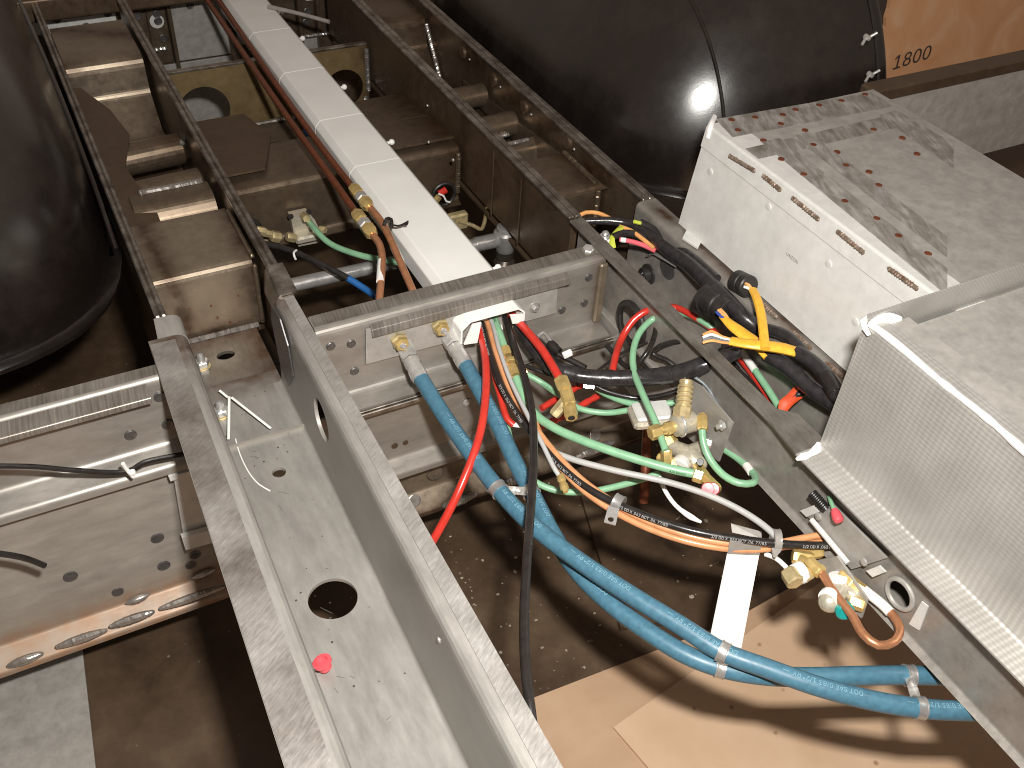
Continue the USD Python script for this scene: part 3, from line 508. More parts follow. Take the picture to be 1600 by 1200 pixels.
# lower two panels of the beam, and the beam's run on the left of the channel
for nm, sec, m, ht in (('beam_panel', [(1.128, .452), (1.128, .308), (1.108, .284), (1.108, .272)], 'steel_beam', None),
                       ('beam_panel', [(1.142, .268), (1.142, .186), (1.106, .162), (1.106, .154)], 'steel_tan', ([((.3, 1.106, .16), (.95, 1.106, .16))], .02))):
    bpn = ch.part(nm, fold([(.985, y, z) for y, z in sec], [(.33, y, z) for y, z in sec], -.005, .008), m, smooth=40, heat=ht)
    if m == 'steel_tan':
        for (a, b), (c_, d), k in (((690, 792), (745, 772), 1), ((760, 768), (830, 740), 2), ((900, 715), (960, 690), 3)):
            bpn.part('weld_bead', bead(P(a, b, y=1.105), P(c_, d, y=1.105), .0075, 20+k, leaf=True), 'weld_metal')
        for q in ((648, 782), (930, 680)):
            c = P(*q, y=1.125); bpn.part('plug_weld', spot(c, (0, -.8, .6), .012), 'weld_metal')
        bpn.part('chalk_mark', tube([P(a, b, y=1.1365) for a, b in ((668, 728), (676, 731), (668, 740), (668, 745), (675, 750), (690, 745), (693, 735), (692, 730))], .0008, 6), 'ink')
    else:
        for q, r in (((617, 697), .006), ((634, 692), .005)):
            c = P(*q, y=1.126); bpn.part('oil_spot', spot(c, (0, -1, 0), r, .0002), 'steel_brown')
        c = P(730, 629, y=1.127); bpn.part('screw_head', cat(lathe(c, c-A([0, .01, 0]), [(0, .009), (.002, .0085), (.0045, .005), (.005, .001)], 18)), 'zinc')
for z, y in ((.4545, 1.113), (.4535, 1.107)):
    ch.part('edge_strip', box(.66, y, z-.006, .66, .004, .009, .001), 'steel_edge', smooth=False)
lb0, lb1 = -.62, .105
ls = [(1.185, ZT-.006), (1.155, ZT-.006), (1.155, .470), (1.118, .452), (1.115, .440)]
lb = ch.part('cross_beam', fold([(lb1, y, z) for y, z in ls], [(lb0, y, z) for y, z in ls], -.0055, .014), 'steel_beam', smooth=40)
lb.part('ground_edge', quad([(lb0, 1.163, ZT-.0055), (lb1-.02, 1.163, ZT-.0055), (lb1-.02, 1.1845, ZT-.0055), (lb0, 1.1845, ZT-.0055)], .0006), 'steel_ground_cross', smooth=False)
lb.part('ledge_strip', fold([(.062, 1.154, .590), (.062, 1.128, .584), (.062, 1.127, .575)], [(lb0, 1.154, .590), (lb0, 1.128, .584), (lb0, 1.127, .575)], -.003, .004), 'steel_ground_cross', smooth=False)
for q in ((204, 680), (262, 663), (250, 620)):
    c = P(*q, y=1.154); lb.part('plug_weld', spot(c, (0, -1, 0), .009), 'weld_spot')
l2 = [(1.137, .436), (1.137, .160), (1.100, .138), (1.100, .128)]
lp = ch.part('beam_panel', fold([(.33, y, z) for y, z in l2], [(lb0, y, z) for y, z in l2], -.005, .008), 'steel_beam_tinted', smooth=40, heat=([((-.62, 1.137, .150), (.3, 1.137, .152)), ((-.62, 1.10, .132), (.3, 1.10, .132))], .034))
for (a, b), (c_, d), k in (((86, 1012), (168, 984), 1), ((170, 980), (242, 955), 2), ((248, 952), (352, 916), 3), ((10, 1042), (68, 1020), 4)):
    wq = bead(P(a, b, y=1.103), P(c_, d, y=1.103), .0062, 30+k, leaf=True, amp=.06); lp.part('weld_bead', wq, 'weld_metal')
for q, r in (((110, 901), .011), ((246, 841), .0105), ((256, 884), .0105), ((305, 867), .0095), ((298, 883), .009), ((184, 925), .0095)):
    c = P(*q, y=1.136); lp.part('plug_weld', spot(c, (0, -1, 0), r), 'weld_spot')
for q in ((215, 936), (318, 897)):
    c = P(*q, y=1.131); d = A([.021, 0, .002]); lp.part('slot_weld', tube([c-d, c, c+d], .008, 14, rr=((0, .12, .3, .5, .7, .88, 1), (.001, .0045, .0068, .0075, .0068, .0045, .001))), 'weld_metal')
# upright bracket beside the channel
ub = [P(a, b, y=1.128) for a, b in ((270, 742), (300, 735), (330, 838), (288, 850))]
ch.part('upright_bracket', cat(quad([ub[3], ub[2], ub[1], ub[0]], .008), quad([P(a, b, y=1.115) for a, b in ((288, 853), (335, 840), (330, 820), (282, 834))], .01), quad([P(a, b, y=1.118) for a, b in ((265, 748), (300, 738), (298, 732), (262, 741))], .006)), 'galvanised', smooth=False)

# --- right front channel
lw = fold([(.872, .62, ZT), (.848, .62, ZT), (.846, .62, .485), (.838, .62, .478)][::-1], [(.862, 1.27, ZT), (.848, 1.27, ZT), (.846, 1.27, .485), (.838, 1.27, .478)][::-1], .005, .006)
rl = ch.part('channel_flange', cut(fold([(.838, .16, .476), (.846, .16, .485), (.848, .16, .598)], [(.838, 1.27, .476), (.846, 1.27, .485), (.848, 1.27, .598)], .005, .006),
      trimesh.creation.cylinder(.036, .06, sections=36, transform=trimesh.transformations.translation_matrix(P(986, 506, x=.847)) @ trimesh.transformations.rotation_matrix(math.pi/2, (0, 1, 0))),
      trimesh.creation.cylinder(.021, .06, sections=36, transform=trimesh.transformations.translation_matrix(P(1406, 928, x=.847)) @ trimesh.transformations.rotation_matrix(math.pi/2, (0, 1, 0)))), 'steel_beam', smooth=40)
rl.part('top_lip', box(.842, .965, ZT+.002, .028, .62, .006, .002), 'steel_lip', smooth=False)
rl.part('top_lip', plate(Polygon([(.818, .62), (.875, .62), (.875, .70), (.856, .72), (.833, .735), (.828, .70)]), (0, 0, ZT+.0015), (1, 0, 0), (0, 1, 0), .004), 'steel_lip', smooth=False)
rl.part('lower_post', box(.841, 1.08, .43, .006, .36, .10, .001), 'steel_channel', smooth=False)
gm = trimesh.creation.torus(.037, .006, 40, 10); gm.apply_transform(trimesh.transformations.rotation_matrix(math.pi/2, (0, 1, 0))); gm.apply_translation(P(986, 506, x=.842))
rl.part('rubber_grommet', gm, 'black_rubber')
bk0 = [P(a, b, x=.8395) for a, b in ((1256, 800), (1300, 790), (1385, 872), (1330, 890))]
rb_ = rl.part('raised_bracket', quad(bk0, .004), 'galvanised_dull', smooth=False)
rb_.part('front_rod', tube([P(1268, 812, x=.833), P(1325, 880, x=.833)], .004, 10), 'galvanised')
for q in ((1279, 807), (1350, 878)):
    c = P(*q, x=.835); rb_.part('rivet', lathe(c, c-A([.01, 0, 0]), [(0, .006), (.002, .0055), (.003, .002)], 14), 'galvanised_dull')
for q in ((1262, 794), (1365, 888)):
    a = [P(q[0]+dx, q[1]+dy, x=.836) for dx, dy in ((-12, 4), (8, -4), (18, 6), (-2, 14))]; rb_.part('slotted_tab', quad(a, .003), 'galvanised', smooth=False)
rl.part('weld_patch', quad([P(a, b, x=.8445) for a, b in ((1440, 940), (1450, 948), (1436, 985), (1420, 975))], .002), 'galvanised', smooth=False)
rgm = trimesh.creation.torus(.021, .0035, 36, 8); rgm.apply_transform(trimesh.transformations.rotation_matrix(math.pi/2, (0, 1, 0))); rgm.apply_translation(P(1406, 928, x=.844)); rl.part('hole_rim', rgm, 'galvanised_dull')
ch.part('channel_web', box(.915, .70, .468, .13, 1.16, .006), 'steel_beam', smooth=False)
of = fold([(.964, .16, .466), (.968, .16, ZT), (1.02, .16, ZT)], [(.975, 1.285, .466), (.979, 1.285, ZT), (1.02, 1.285, ZT)], .0055, .012)
orr = ch.part('channel_flange', of, 'steel_beam', smooth=40, heat=([((1.004, y, ZT), (1.004, y+.06, ZT)) for y in (.70, .85, .98, 1.08, 1.2)], .014))
for (a, b, c_, d) in ((1148, 436, 1176, 461), (1190, 474, 1214, 497), (1238, 519, 1268, 545), (1290, 566, 1318, 590)):
    orr.part('weld_bead', bead(P(a, b, z=ZT+.003), P(c_, d, z=ZT+.003), .004, 70+a, amp=.25), 'weld_rusty')
orr.part('foot_tab', quad([P(a, b, z=ZT+.0015) for a, b in ((1072, 362), (1096, 378), (1090, 390), (1066, 374))][::-1], .003), 'galvanised', smooth=False)
c = P(1043, 418, x=.976); orr.part('weld_patch', lathe(c+A([.002, 0, 0]), c-A([.01, 0, 0]), [(0, .024), (.003, .023), (.0035, .003)], 24), 'weld_spot')
# --- the running gear glimpsed in the dark behind the beam
ax = thing('front_axle', 'dark greasy axle beam glimpsed under the copper pipes', 'axle')
ax.part('axle_beam', cat(cyl((-.1, 1.52, .20), (1.3, 1.52, .20), .045), box(.6, 1.50, .16, 1.3, .12, .03, .01)), 'axle_steel')
ax.part('spring_pad', box(.80, 1.46, .25, .14, .18, .02, .005), 'axle_steel', smooth=False)
rod_a, rod_b = P(445, 448, y=1.56), P(790, 372, y=1.56)
tr = thing('tie_rod', 'silver steering tie rod with a ball joint right of the white trunking', 'tie rod')
tr.part('rod', tube([rod_a, rod_b], .014, 16), 'bright_steel')
tr.part('ball_joint', cat(lathe(rod_b+A([.0, 0, -.03]), rod_b+A([0, 0, .06]), [(0, .019), (.01, .022), (.035, .026), (.045, .026), (.05, .021), (.058, .020), (.060, .016), (.061, .001)], 28), tube([rod_a*.15+rod_b*.85, rod_b], .016, 14)), 'bright_steel')
tr.part('rubber_boot', lathe(rod_b+A([0, 0, -.08]), rod_b, [(0, .012), (.008, .022), (.02, .024), (.03, .017), (.034, .02), (.048, .019), (.05, .01)], 24), 'axle_steel')
bs = H((655, 388, .40), (672, 398, .40), (683, 405, .40), (690, 385, .40), (692, 350, .42))
bsb = [P(a, b, y=1.66) for a, b in ((715, 345), (738, 352), (752, 358), (756, 350), (762, 318))]
thing('bent_bracket', 'bent cream steel rod bracket below the right cross member', 'bracket', mesh=cat(tube(bsb, .0045, 8), box(*(P(715, 345, y=1.67)), .045, .02, .04, .004)), m='brass_old')
# ------------------------------------------------------------------ wheel arches
def superq(c, a, e1, e2, nu=56, nv=26, zlo=0.0):
    th = np.linspace(-np.pi, np.pi, nu, endpoint=False); ph = np.linspace(zlo, np.pi/2, nv)
    pw = lambda v, e: np.sign(v)*np.abs(v)**e
    V = A([[a[0]*pw(np.cos(p), e1)*pw(np.cos(t), e2), a[1]*pw(np.cos(p), e1)*pw(np.sin(t), e2), a[2]*pw(np.sin(p), e1)] for p in ph for t in th])+A(c); f = []
    for i in range(nv-1):
        for k in range(nu):
            b0, b1 = i*nu+k, i*nu+(k+1) % nu; f += [(b0, b1, b1+nu), (b0, b1+nu, b0+nu)]
    return V, f, nu
def arch(c, a, e1, e2, lip):
    V, f, nu = superq(c, a, e1, e2); base = V[:nu]; out = base.copy(); d = base-A(c); d[:, 2] = 0; d /= np.linalg.norm(d, axis=1)[:, None]
    o1 = base+d*.006+A([0, 0, -.004]); o2 = base+d*lip+A([0, 0, -.004]); o3 = base+d*lip+A([0, 0, -.012]); n0 = len(V); V = np.vstack([V, o1, o2, o3]); f = list(f)
    rings = [list(range(nu))]+[list(range(n0+j*nu, n0+(j+1)*nu)) for j in range(3)]
    for r0, r1 in zip(rings, rings[1:]):
        for k in range(nu): k2 = (k+1) % nu; f += [(r1[k], r1[k2], r0[k2]), (r1[k], r0[k2], r0[k])]
    return trimesh.Trimesh(V, f, process=False)
la = thing('wheel_arch', 'glossy black moulded wheel arch at the left beside the channel', 'wheel arch')
LC, LA = (-.62, 2.105, .485), (.722, .70, .60)
la.part('arch_shell', arch(LC, LA, .90, .40, .020), 'black_gelcoat', smooth=50)
for q in ():
    c = P(*q, z=.56); la.part('rivet', trimesh.creation.icosphere(1, .004).apply_translation(P(q[0], q[1], z=.497)), 'galvanised')
la.part('side_ridge', tube([(.093, 1.56, .56), (.088, 1.72, .66), (.080, 2.0, .72), (.07, 2.4, .74)], .004, 8), 'black_gelcoat')
RC, RA = (1.98, 2.03, .49), (.925, .72, .62)
ra = thing('wheel_arch', 'glossy black rounded wheel arch at the right behind the white steel box', 'wheel arch')
rs = arch(RC, RA, 1.0, .52, .020)
rs = trimesh.intersections.slice_mesh_plane(rs, (-1, 0, 0), (1.615, 0, 0), cap=False)
ra.part('arch_shell', rs, 'black_gelcoat', smooth=50)
rim = []
def arch_y(x, p):
    cp = math.cos(p); ct = min(1, abs((x-RC[0])/RA[0])/cp)**(1/.52)
    return RC[1]-RA[1]*cp*max(0., 1-ct*ct)**.26, RC[2]+RA[2]*math.sin(p)
for p in np.linspace(.02, 1.1, 30): rim.append((1.615, *arch_y(1.615, p)))
ra.part('rim_flange', tube(A(rim), .012, 10, flat=.6), 'black_gelcoat')
ra.part('moulding_seam', tube([(1.27, *arch_y(1.27, p)) for p in np.linspace(.05, .75, 12)], .004, 8), 'black_gelcoat')
for q in ((1352, 57), (1357, 115)):
    c = P(*q, y=1.345); w = ra.part('wing_nut', lathe(c, c-A([0, .03, 0]), [(0, .006), (.012, .005), (.014, .002)], 12), 'zinc')
    for s in (-1, 1): w.part('wing', tube([c+A([s*.004, -.006, 0]), c+A([s*.016, -.012, .010*s])], .003, 8), 'zinc')
bx0 = P(1370, 0, y=1.9)
ob = thing('orange_board', 'orange brown stained board with a torn edge and a stamped number', 'board')
tw = [(2.13+.012*rng.random()+.10*t, .95-.62*t) for t in np.linspace(0, 1, 26)]
ob.part('board_sheet', plate(Polygon([(3.4, .95)]+[(3.4, .33)]+[(x, z) for x, z in tw[::-1]]), (0, 1.9, 0), (1, 0, 0), (0, 0, 1), -.012), 'orange_board', smooth=False)
tm = meshkit.text_mesh('1800', .042, .001); T = np.eye(4); c0 = P(1392, 110, y=1.899)
T[:3, 0] = (.995, 0, .10); T[:3, 1] = (-.1, 0, .995); T[:3, 2] = (0, -1, 0); T[:3, 3] = c0; tm.apply_transform(T); ob.part('stamped_number', tm, 'ink', smooth=False)

# ------------------------------------------------------------------ white steel box on the right rail
BX, BT = 1.006, .792
BXT = 1.030; BO, BN = (BX, 0, .603), (BT-.603, 0, -(BXT-BX))
PB = lambda a, b, d=0.0: PP(a, b, (BX-d, 0, .603), BN)
bxz = lambda z: BX+(BXT-BX)*(z-.603)/(BT-.603)
wb = thing('steel_box', 'galvanised white steel box with stitch welded rim on the right rail', 'steel box')
wb.part('side_panel', quad([(bxz(.604), .32, .604), (bxz(.604), 1.19, .604), (bxz(BT-.036), 1.19, BT-.036), (bxz(BT-.036), .32, BT-.036)], .004), 'galvanised', smooth=False, heat=([(PB(a, b), PB(c, d)) for a, b, c, d in ((1140, 243, 1182, 268), (1192, 273, 1222, 298), (1238, 308, 1282, 344), (1308, 360, 1352, 396), (1388, 418, 1436, 452))], .012))
wb.part('folded_rim', fold([(bxz(BT-.038)-.0025, .32, BT-.038), (BXT-.0025, .32, BT), (BXT+.05, .32, BT)], [(bxz(BT-.038)-.0025, 1.19, BT-.038), (BXT-.0025, 1.19, BT), (BXT+.05, 1.19, BT)], .003, .006), 'galvanised', smooth=40)
wb.part('top_sheet', box((BXT+.051+1.40)/2, .755, BT-.002, 1.40-BXT-.051, .87, .004), 'galvanised_dull', smooth=False)
wb.part('end_panel', box(1.212, 1.187, .695, .36, .004, .185), 'galvanised_dull', smooth=False)
wb.part('side_panel', box(1.398, .755, .69, .004, .86, .18), 'galvanised_dull', smooth=False)
def tq(*pts): return quad([P(a, b, z=BT+.0012) for a, b in pts][::-1], .0006)
for pts in (((1118, 186), (1145, 214), (1395, 165), (1362, 144)), ((1165, 232), (1185, 248), (1412, 196), (1398, 178)), ((1190, 222), (1218, 216), (1480, 420), (1480, 462)), ((1240, 212), (1262, 206), (1480, 370), (1480, 402)), ((1375, 180), (1400, 172), (1490, 225), (1490, 262))):
    wb.part('ground_band', tq(*pts), 'ground_smudges', smooth=False)
for q in ((1143, 187), (1180, 183), (1223, 179), (1243, 171), (1280, 164), (1315, 157), (1352, 147), (1153, 203), (1193, 219), (1220, 193), (1258, 203), (1221, 248), (1256, 272), (1271, 226), (1308, 237), (1322, 258), (1358, 268), (1373, 289), (1320, 314), (1370, 341), (1404, 368), (1450, 396), (1365, 202), (1410, 215), (1433, 240)):
    wb.part('spot_weld', spot(P(*q, z=BT+.0015), (0, 0, 1), .0055, .0008), 'copper_painted')
for k, (a, b, c, d) in enumerate(((1140, 243, 1182, 268), (1192, 273, 1222, 298), (1238, 308, 1282, 344), (1308, 360, 1352, 396), (1388, 418, 1436, 452))):
    wb.part('stitch_weld', bead(PB(a, b, .001), PB(c, d, .001), .0045, 50+k, amp=.25), 'weld_rusty')
for q in ((1201, 323), (1295, 412), (1337, 503), (1110, 268)):
    c = PB(*q); wb.part('rivet', lathe(c, c-A([.01, 0, 0]), [(0, .0065), (.0015, .006), (.002, .002)], 14), 'galvanised')
wb.part('corner_sealant', tube([PB(1107, 215, .001), PB(1110, 198, .001), P(1116, 183, z=BT+.002)], .005, 8), 'sealant')
wb.part('pen_scribble', tube([PB(a, b, .001) for a, b in ((1427, 464), (1432, 468), (1440, 460), (1446, 456), (1448, 466))], .0007, 5), 'ink')
tm = meshkit.text_mesh('UNION', .006, .0003); T = np.eye(4); T[:3, 0] = (0, -1, 0); T[:3, 1] = (0, 0, 1); T[:3, 2] = (-1, 0, 0); T[:3, 3] = PB(1228, 398, .001); tm.apply_transform(T)
wb.part('stamp_mark', tm, 'galvanised_dull', smooth=False)
br = thing('side_bar', 'dark steel bar and panel running off behind the white box', 'steel bar')
br.part('bar', box(1.86, 1.212, BT-.020, .90, .04, .026, .004), 'steel_brown', smooth=False); br.part('panel', box(1.86, 1.20, .67, .90, .004, .19), 'galvanised_dull', smooth=False)

# ------------------------------------------------------------------ embossed aluminium box, nearest on the right
SX, SY, ST = .858, .636, .822
sb = thing('aluminium_box', 'embossed aluminium box with white sealant along its top edge', 'aluminium box')
sb.part('side_panel', fold([(SX+.03, SY, ST), (SX+.004, SY, ST), (SX, SY, .6085), (.817, SY, .6085)], [(SX+.03, .05, ST), (SX+.004, .05, ST), (SX, .05, .6085), (.817, .05, .6085)], .003, .006), 'checker_aluminium', smooth=40)
sb.part('end_panel', box(1.23, SY-.002, .722, .74, .004, .226), 'checker_aluminium', smooth=False)
sb.part('inner_strip', zplate(Polygon([(SX+.031, .05), (SX+.095, .05), (SX+.065, SY-.012), (SX+.031, SY-.012)]), ST-.003, .003), 'galvanised_dull', smooth=False)
sb.part('inner_shelf', box(1.26, .34, .797, .70, .57, .004), 'galvanised_dull', smooth=False)
nb = 46; t_ = np.linspace(0, 1, nb); bl = A([(SX+.005+.0015*math.sin(9*t), SY-.006-t*.56, ST+.001+.001*math.sin(23*t)) for t in t_])
sb.part('sealant_bead', tube(bl, .004, 8, raw=True, rr=(t_, .0036+.0014*rng.random(nb))), 'sealant')
sb.part('sealant_bead', tube([P(1358, 524, x=SX), (SX, SY, ST), (SX+.025, SY-.006, ST+.002), (SX+.052, SY-.012, ST-.002)], .008, 10, rr=((0, .4, .8, 1), (.003, .0075, .008, .003)), flat=.6), 'sealant')
sb.part('sealant_bead', tube([P(1244, 718, z=.609), P(1254, 714, z=.611), P(1266, 709, z=.611), P(1276, 702, z=.611), P(1279, 692, z=.611)], .006, 10, flat=.6, rr=((0, .25, .5, .75, 1), (.002, .0062, .0045, .0068, .003))), 'sealant')
for ring in (((1315, 757), (1330, 765), (1350, 785), (1366, 802), (1352, 805), (1330, 785), (1316, 765)), ((1425, 862), (1440, 866), (1465, 890), (1483, 915), (1470, 912), (1442, 888), (1428, 872))):
    c = [P(a, b, z=.6095) if k > 3 else P(a, b, x=SX-.0012) for k, (a, b) in enumerate(ring)]
    sb.part('stitch_ring', tube([P(a, b, x=SX-.0006) for a, b in ring]+[P(*ring[0], x=SX-.0006)], .0009, 6), 'orange_hose')

# ------------------------------------------------------------------ white cable trunking and copper pipes
tk = thing('cable_trunking', 'long white plastic cable trunking running down the middle of the chassis', 'trunking')
TZ, t0, t1 = .556, .560, .670
def trunk_sec(y, a, b): return [(a, y, TZ-.045), (a, y, TZ-.012), (a+.011, y, TZ), (b-.006, y, TZ), (b, y, TZ-.006), (b, y, TZ-.045)]
def tx(y): f = (y-1.1)/1.5; return t0+.004*f, t1
ys = [1.205, 1.675, 1.885, 2.135, 2.38, 2.66]
for ya, yb in zip(ys, ys[1:]):
    a0, a1 = tx(ya); b0, b1 = tx(yb); dz = .0
    tk.part('trunking_lid', fold(trunk_sec(yb-.0015, b0, b1), trunk_sec(ya+.0015, a0, a1), .0025, .004), 'white_plastic', smooth=40)
a0, a1 = tx(1.1)
e = thing('trunking_end', 'white trunking end hood poking through the cross beam above the cables', 'trunking')
hs = lambda y: [(.544, y, .532), (.544, y, .557), (.559, y, .5705), (.645, y, .5705), (.655, y, .561), (.655, y, .543)]
e.part('hood', fold(hs(1.165), hs(1.117), .0028, .004), 'white_plastic', smooth=40)
e.part('side_tab', quad([(.546, 1.117, .531), (.570, 1.117, .527), (.576, 1.117, .567), (.560, 1.117, .5675)], .003), 'white_plastic', smooth=False)
e.part('side_tab', quad([(.628, 1.117, .566), (.634, 1.117, .546), (.653, 1.117, .543), (.653, 1.117, .560)][::-1], -.003), 'white_plastic', smooth=False)
for q in ((750, 503, 800, 486),):
    e.part('fixing_tab', quad(H((768, 497, .53), (776, 494, .53), (786, 514, .515), (780, 518, .515)), .002), 'white_plastic', smooth=False)
    e.part('fixing_tab', quad(H((782, 495, .53), (790, 492, .53), (801, 511, .515), (795, 514, .515)), .002), 'white_plastic', smooth=False)
for k, q in enumerate(((442, 18), (473, 60), (538, 136), (612, 222), (778, 418))):
    c = P(*q, z=TZ-.012); tk.part('push_rivet', cat(trimesh.creation.icosphere(2, .0065).apply_translation(c), tube([c-A([.012, 0, 0]), c], .003, 8)), 'white_plastic')
def pipe(name, label, pts, r, m, n=14, group=None, cat_='pipe', **kw):
    return thing(name, label, cat_, group=group, mesh=tube(pts, r, n, **kw), m=m)
p1 = thing('copper_pipe', 'long copper pipe beside the white trunking with a brass union', 'pipe')
def union(t, a, b, r, m1='brass', m2='zinc'):
    a, b = A(a), A(b); L = np.linalg.norm(b-a); d = (b-a)/L
    u = t.part('union_nut', lathe(a, b, [(0, r*.75), (L*.08, r), (L*.36, r), (L*.40, r*.8)], 6), m1, smooth=30)
    u.part('centre_hex', lathe(a+d*L*.41, b, [(0, r*.8), (L*.03, r*1.0), (L*.2, r*1.0), (L*.23, r*.7)], 6), m2, smooth=30)
    u.part('rear_nut', lathe(a+d*L*.645, b, [(0, r*.8), (L*.03, r*1.05), (L*.25, r*1.05), (L*.355, r*.7)], 6), m1, smooth=30)
PZ = .566
p1.part('upper_pipe', tube(H((318, -8, PZ), (440, 170, PZ), (505, 260, PZ), (558, 335, PZ)), .0068, 14), 'copper_painted')
union(p1, *H((556, 332, PZ), (583, 368, PZ)), .0125)
p1.part('lower_pipe', tube(H((581, 366, PZ), (592, 380, PZ-.002), (597, 400, PZ-.006), (596, 430, PZ-.012), (592, 475, PZ-.03)), .0066, 14), 'copper')
p1.part('white_label', tube(H((596, 408, PZ-.008), (594, 440, PZ-.014)), .0070, 14), 'white_sleeve')
p2 = thing('copper_pipe', 'copper pipe touching the white trunking, its union one step higher', 'pipe')
p2.part('upper_pipe', tube(H((336, -8, PZ+.001), (455, 165, PZ+.001), (510, 240, PZ+.001), (553, 295, PZ+.001)), .0068, 14), 'copper_painted')
union(p2, *H((551, 292, PZ+.001), (578, 325, PZ+.001)), .0120)
p2.part('lower_pipe', tube(H((576, 322, PZ), (595, 345, PZ), (612, 378, PZ-.004), (630, 420, PZ-.012), (652, 470, PZ-.03)), .0066, 14), 'copper')
p2.part('white_label', tube(H((615, 385, PZ-.006), (625, 407, PZ-.010)), .0070, 14), 'white_sleeve')
bc = thing('cable_clip', 'black plastic clip tail curled on the white trunking edge', 'clip')
bc.part('clip_loop', tube(H((600, 352, .575), (604, 342, .582), (611, 343, .584), (612, 355, .580)), .0035, 8), 'black_rubber')
bc.part('clip_tail', tube(H((608, 350, .580), (622, 353, .578), (632, 350, .580), (637, 348, .584)), .0045, 8, flat=.35, rr=((0, .4, 1), (.003, .003, .006))), 'black_rubber')

# ------------------------------------------------------------------ small things on the left
for k, q in enumerate(((316, 565, 'zinc nut on a stud by the slotted hole of the channel'), (346, 640, 'zinc nut on a stud under the three white cable tie tails'))):
    c = P(q[0], q[1]+8, z=ZW); b = thing('stud_nut', q[2], 'nut')
    b.part('washer', lathe(c, c+A([0, 0, 1]), [(0, .0145), (.002, .0145), (.0025, .011)], 20), 'brass_old'); b.part('hex_nut', hexnut(c+A([0, 0, .0025]), c+A([0, 0, 1]), .012, .0128), 'zinc', smooth=30)
    b.part('domed_stud', lathe(c+A([0, 0, .012]), c+A([0, 0, 1]), [(0, .0075), (.010, .0075), (.015, .005), (.017, .001)], 16), 'zinc')
c = P(507, 1047, z=ZW); rc = thing('plastic_cap', 'small pink red plastic cap lying in the channel', 'cap')
d = A([-.25, .25, 1.0]); d /= np.linalg.norm(d); c = c+A([0, 0, .012])
rc.part('cap_rim', lathe(c-d*.006, c+d, [(0, .0085), (.010, .009), (.010, .0125), (.013, .0125), (.0135, .008), (.009, .007), (.009, .001)], 28), 'red_cap')
tt = [((343, 610), (360, 624)), ((358, 620), (357, 686)), ((362, 621), (423, 669))]
ct = thing('cut_cable_tie', 'three stiff white cable tie tails fanned out beside the channel nut', 'cable tie')
for (a, b), (c_, d_) in tt:
    ct.part('tie_tail', tube(H((a, b, ZW+.020), (c_, d_, ZW+.012)), .0022, 8, flat=.5), 'white_plastic')
thing('string', 'thin white string lying bent on the channel floor', 'string', mesh=tube(H((368, 686, ZW+.002), (375, 710, ZW+.002), (390, 740, ZW+.002), (405, 757, ZW+.002), (422, 767, ZW+.002)), .0012, 6), m='white_plastic')
w = thing('black_cable', 'thin black cable tied across the left cross beam', 'cable')
w.part('cable', tube([P(a, b, y=1.10) for a, b in ((-60, 728), (50, 729), (120, 735), (200, 736), (225, 722), (260, 714), (295, 708))], .0038, 10), 'black_hose')
w.part('cable_tie', cat(tube([P(a, b, y=1.094) for a, b in ((192, 724), (200, 736), (208, 745))], .003, 8), box(*P(206, 738, y=1.092), .010, .008, .008, .002)), 'white_plastic')
thing('cable_end', 'short black cable end poking in at the left edge', 'cable', mesh=tube([P(a, b, y=1.06) for a, b in ((-30, 862), (20, 868), (45, 874), (70, 884))], .0045, 10), m='black_hose')
# foot valve and the pipes behind the beam
fv = thing('air_valve', 'pale alloy air valve bolted to the rear cross member', 'valve')
fp = [P(a, b, y=1.742) for a, b in ((450, 332), (478, 326), (487, 336), (500, 362), (494, 372), (462, 378), (455, 360))]
fv.part('valve_body', plate(Polygon([(p[0], p[2]) for p in fp]), (0, 1.745, 0), (1, 0, 0), (0, 0, 1), .022), 'pale_casting', smooth=30)
fv.part('valve_base', box(*P(480, 369, y=1.715), .055, .03, .016, .004), 'pale_casting', smooth=30)
for q in ((454, 338), (482, 331)):
    c = P(*q, y=1.720); fv.part('bolt_hole', lathe(c, c-A([0, 1, 0]), [(0, .006), (.002, .006), (.0022, .001)], 14), 'black_rubber')
fv.part('port_nut', hexnut(P(474, 336, y=1.72), P(482, 345, y=1.68), .028, .009), 'brass_old', smooth=30)
for a, b, r in ((462, 372, .010), (438, 371, .012), (425, 366, .008), (415, 362, .009)):
    fv.part('inlet_nut', hexnut(P(a, b, y=1.71), P(a-16, b-3, y=1.71), .020, r), 'brass_old', smooth=30)
fv.part('drain_nut', hexnut(P(500, 358, y=1.715), P(512, 360, y=1.70), .014, .008), 'brass_old', smooth=30)
pipe('green_hose', 'green air hose arching from the alloy valve under the copper pipes', H((480, 342, .44), (492, 358, .44), (515, 380, .43), (560, 398, .43), (610, 408, .43), (655, 418, .42), (700, 440, .40)), .0062, 'green_hose', cat_='hose')
bl_ = thing('black_and_blue_cable', 'black sleeved cable turning into bright blue tube under the copper pipe', 'cable')
bl_.part('black_sleeve', tube(H((400, 378, .44), (450, 390, .44), (500, 412, .44), (545, 435, .43)), .0062, 12), 'black_rubber'); bl_.part('blue_tube', tube(H((543, 434, .43), (565, 448, .42), (590, 465, .41), (610, 480, .40)), .0068, 12), 'blue_plastic')
bl_.part('cable_tie', tube(H((463, 391, .452), (459, 395, .455), (460, 401, .452), (462, 405, .445)), .0022, 8), 'white_plastic')
pipe('blue_tube', 'bright blue plastic tube slanting beneath the upper copper pipes', H((410, 265, .50), (430, 255, .50), (455, 238, .49), (472, 220, .47), (480, 205, .46)), .0080, 'blue_plastic', cat_='tube')
c2_ = thing('red_cable_end', 'red sleeved cable with brass gland in the grommet hole', 'cable')
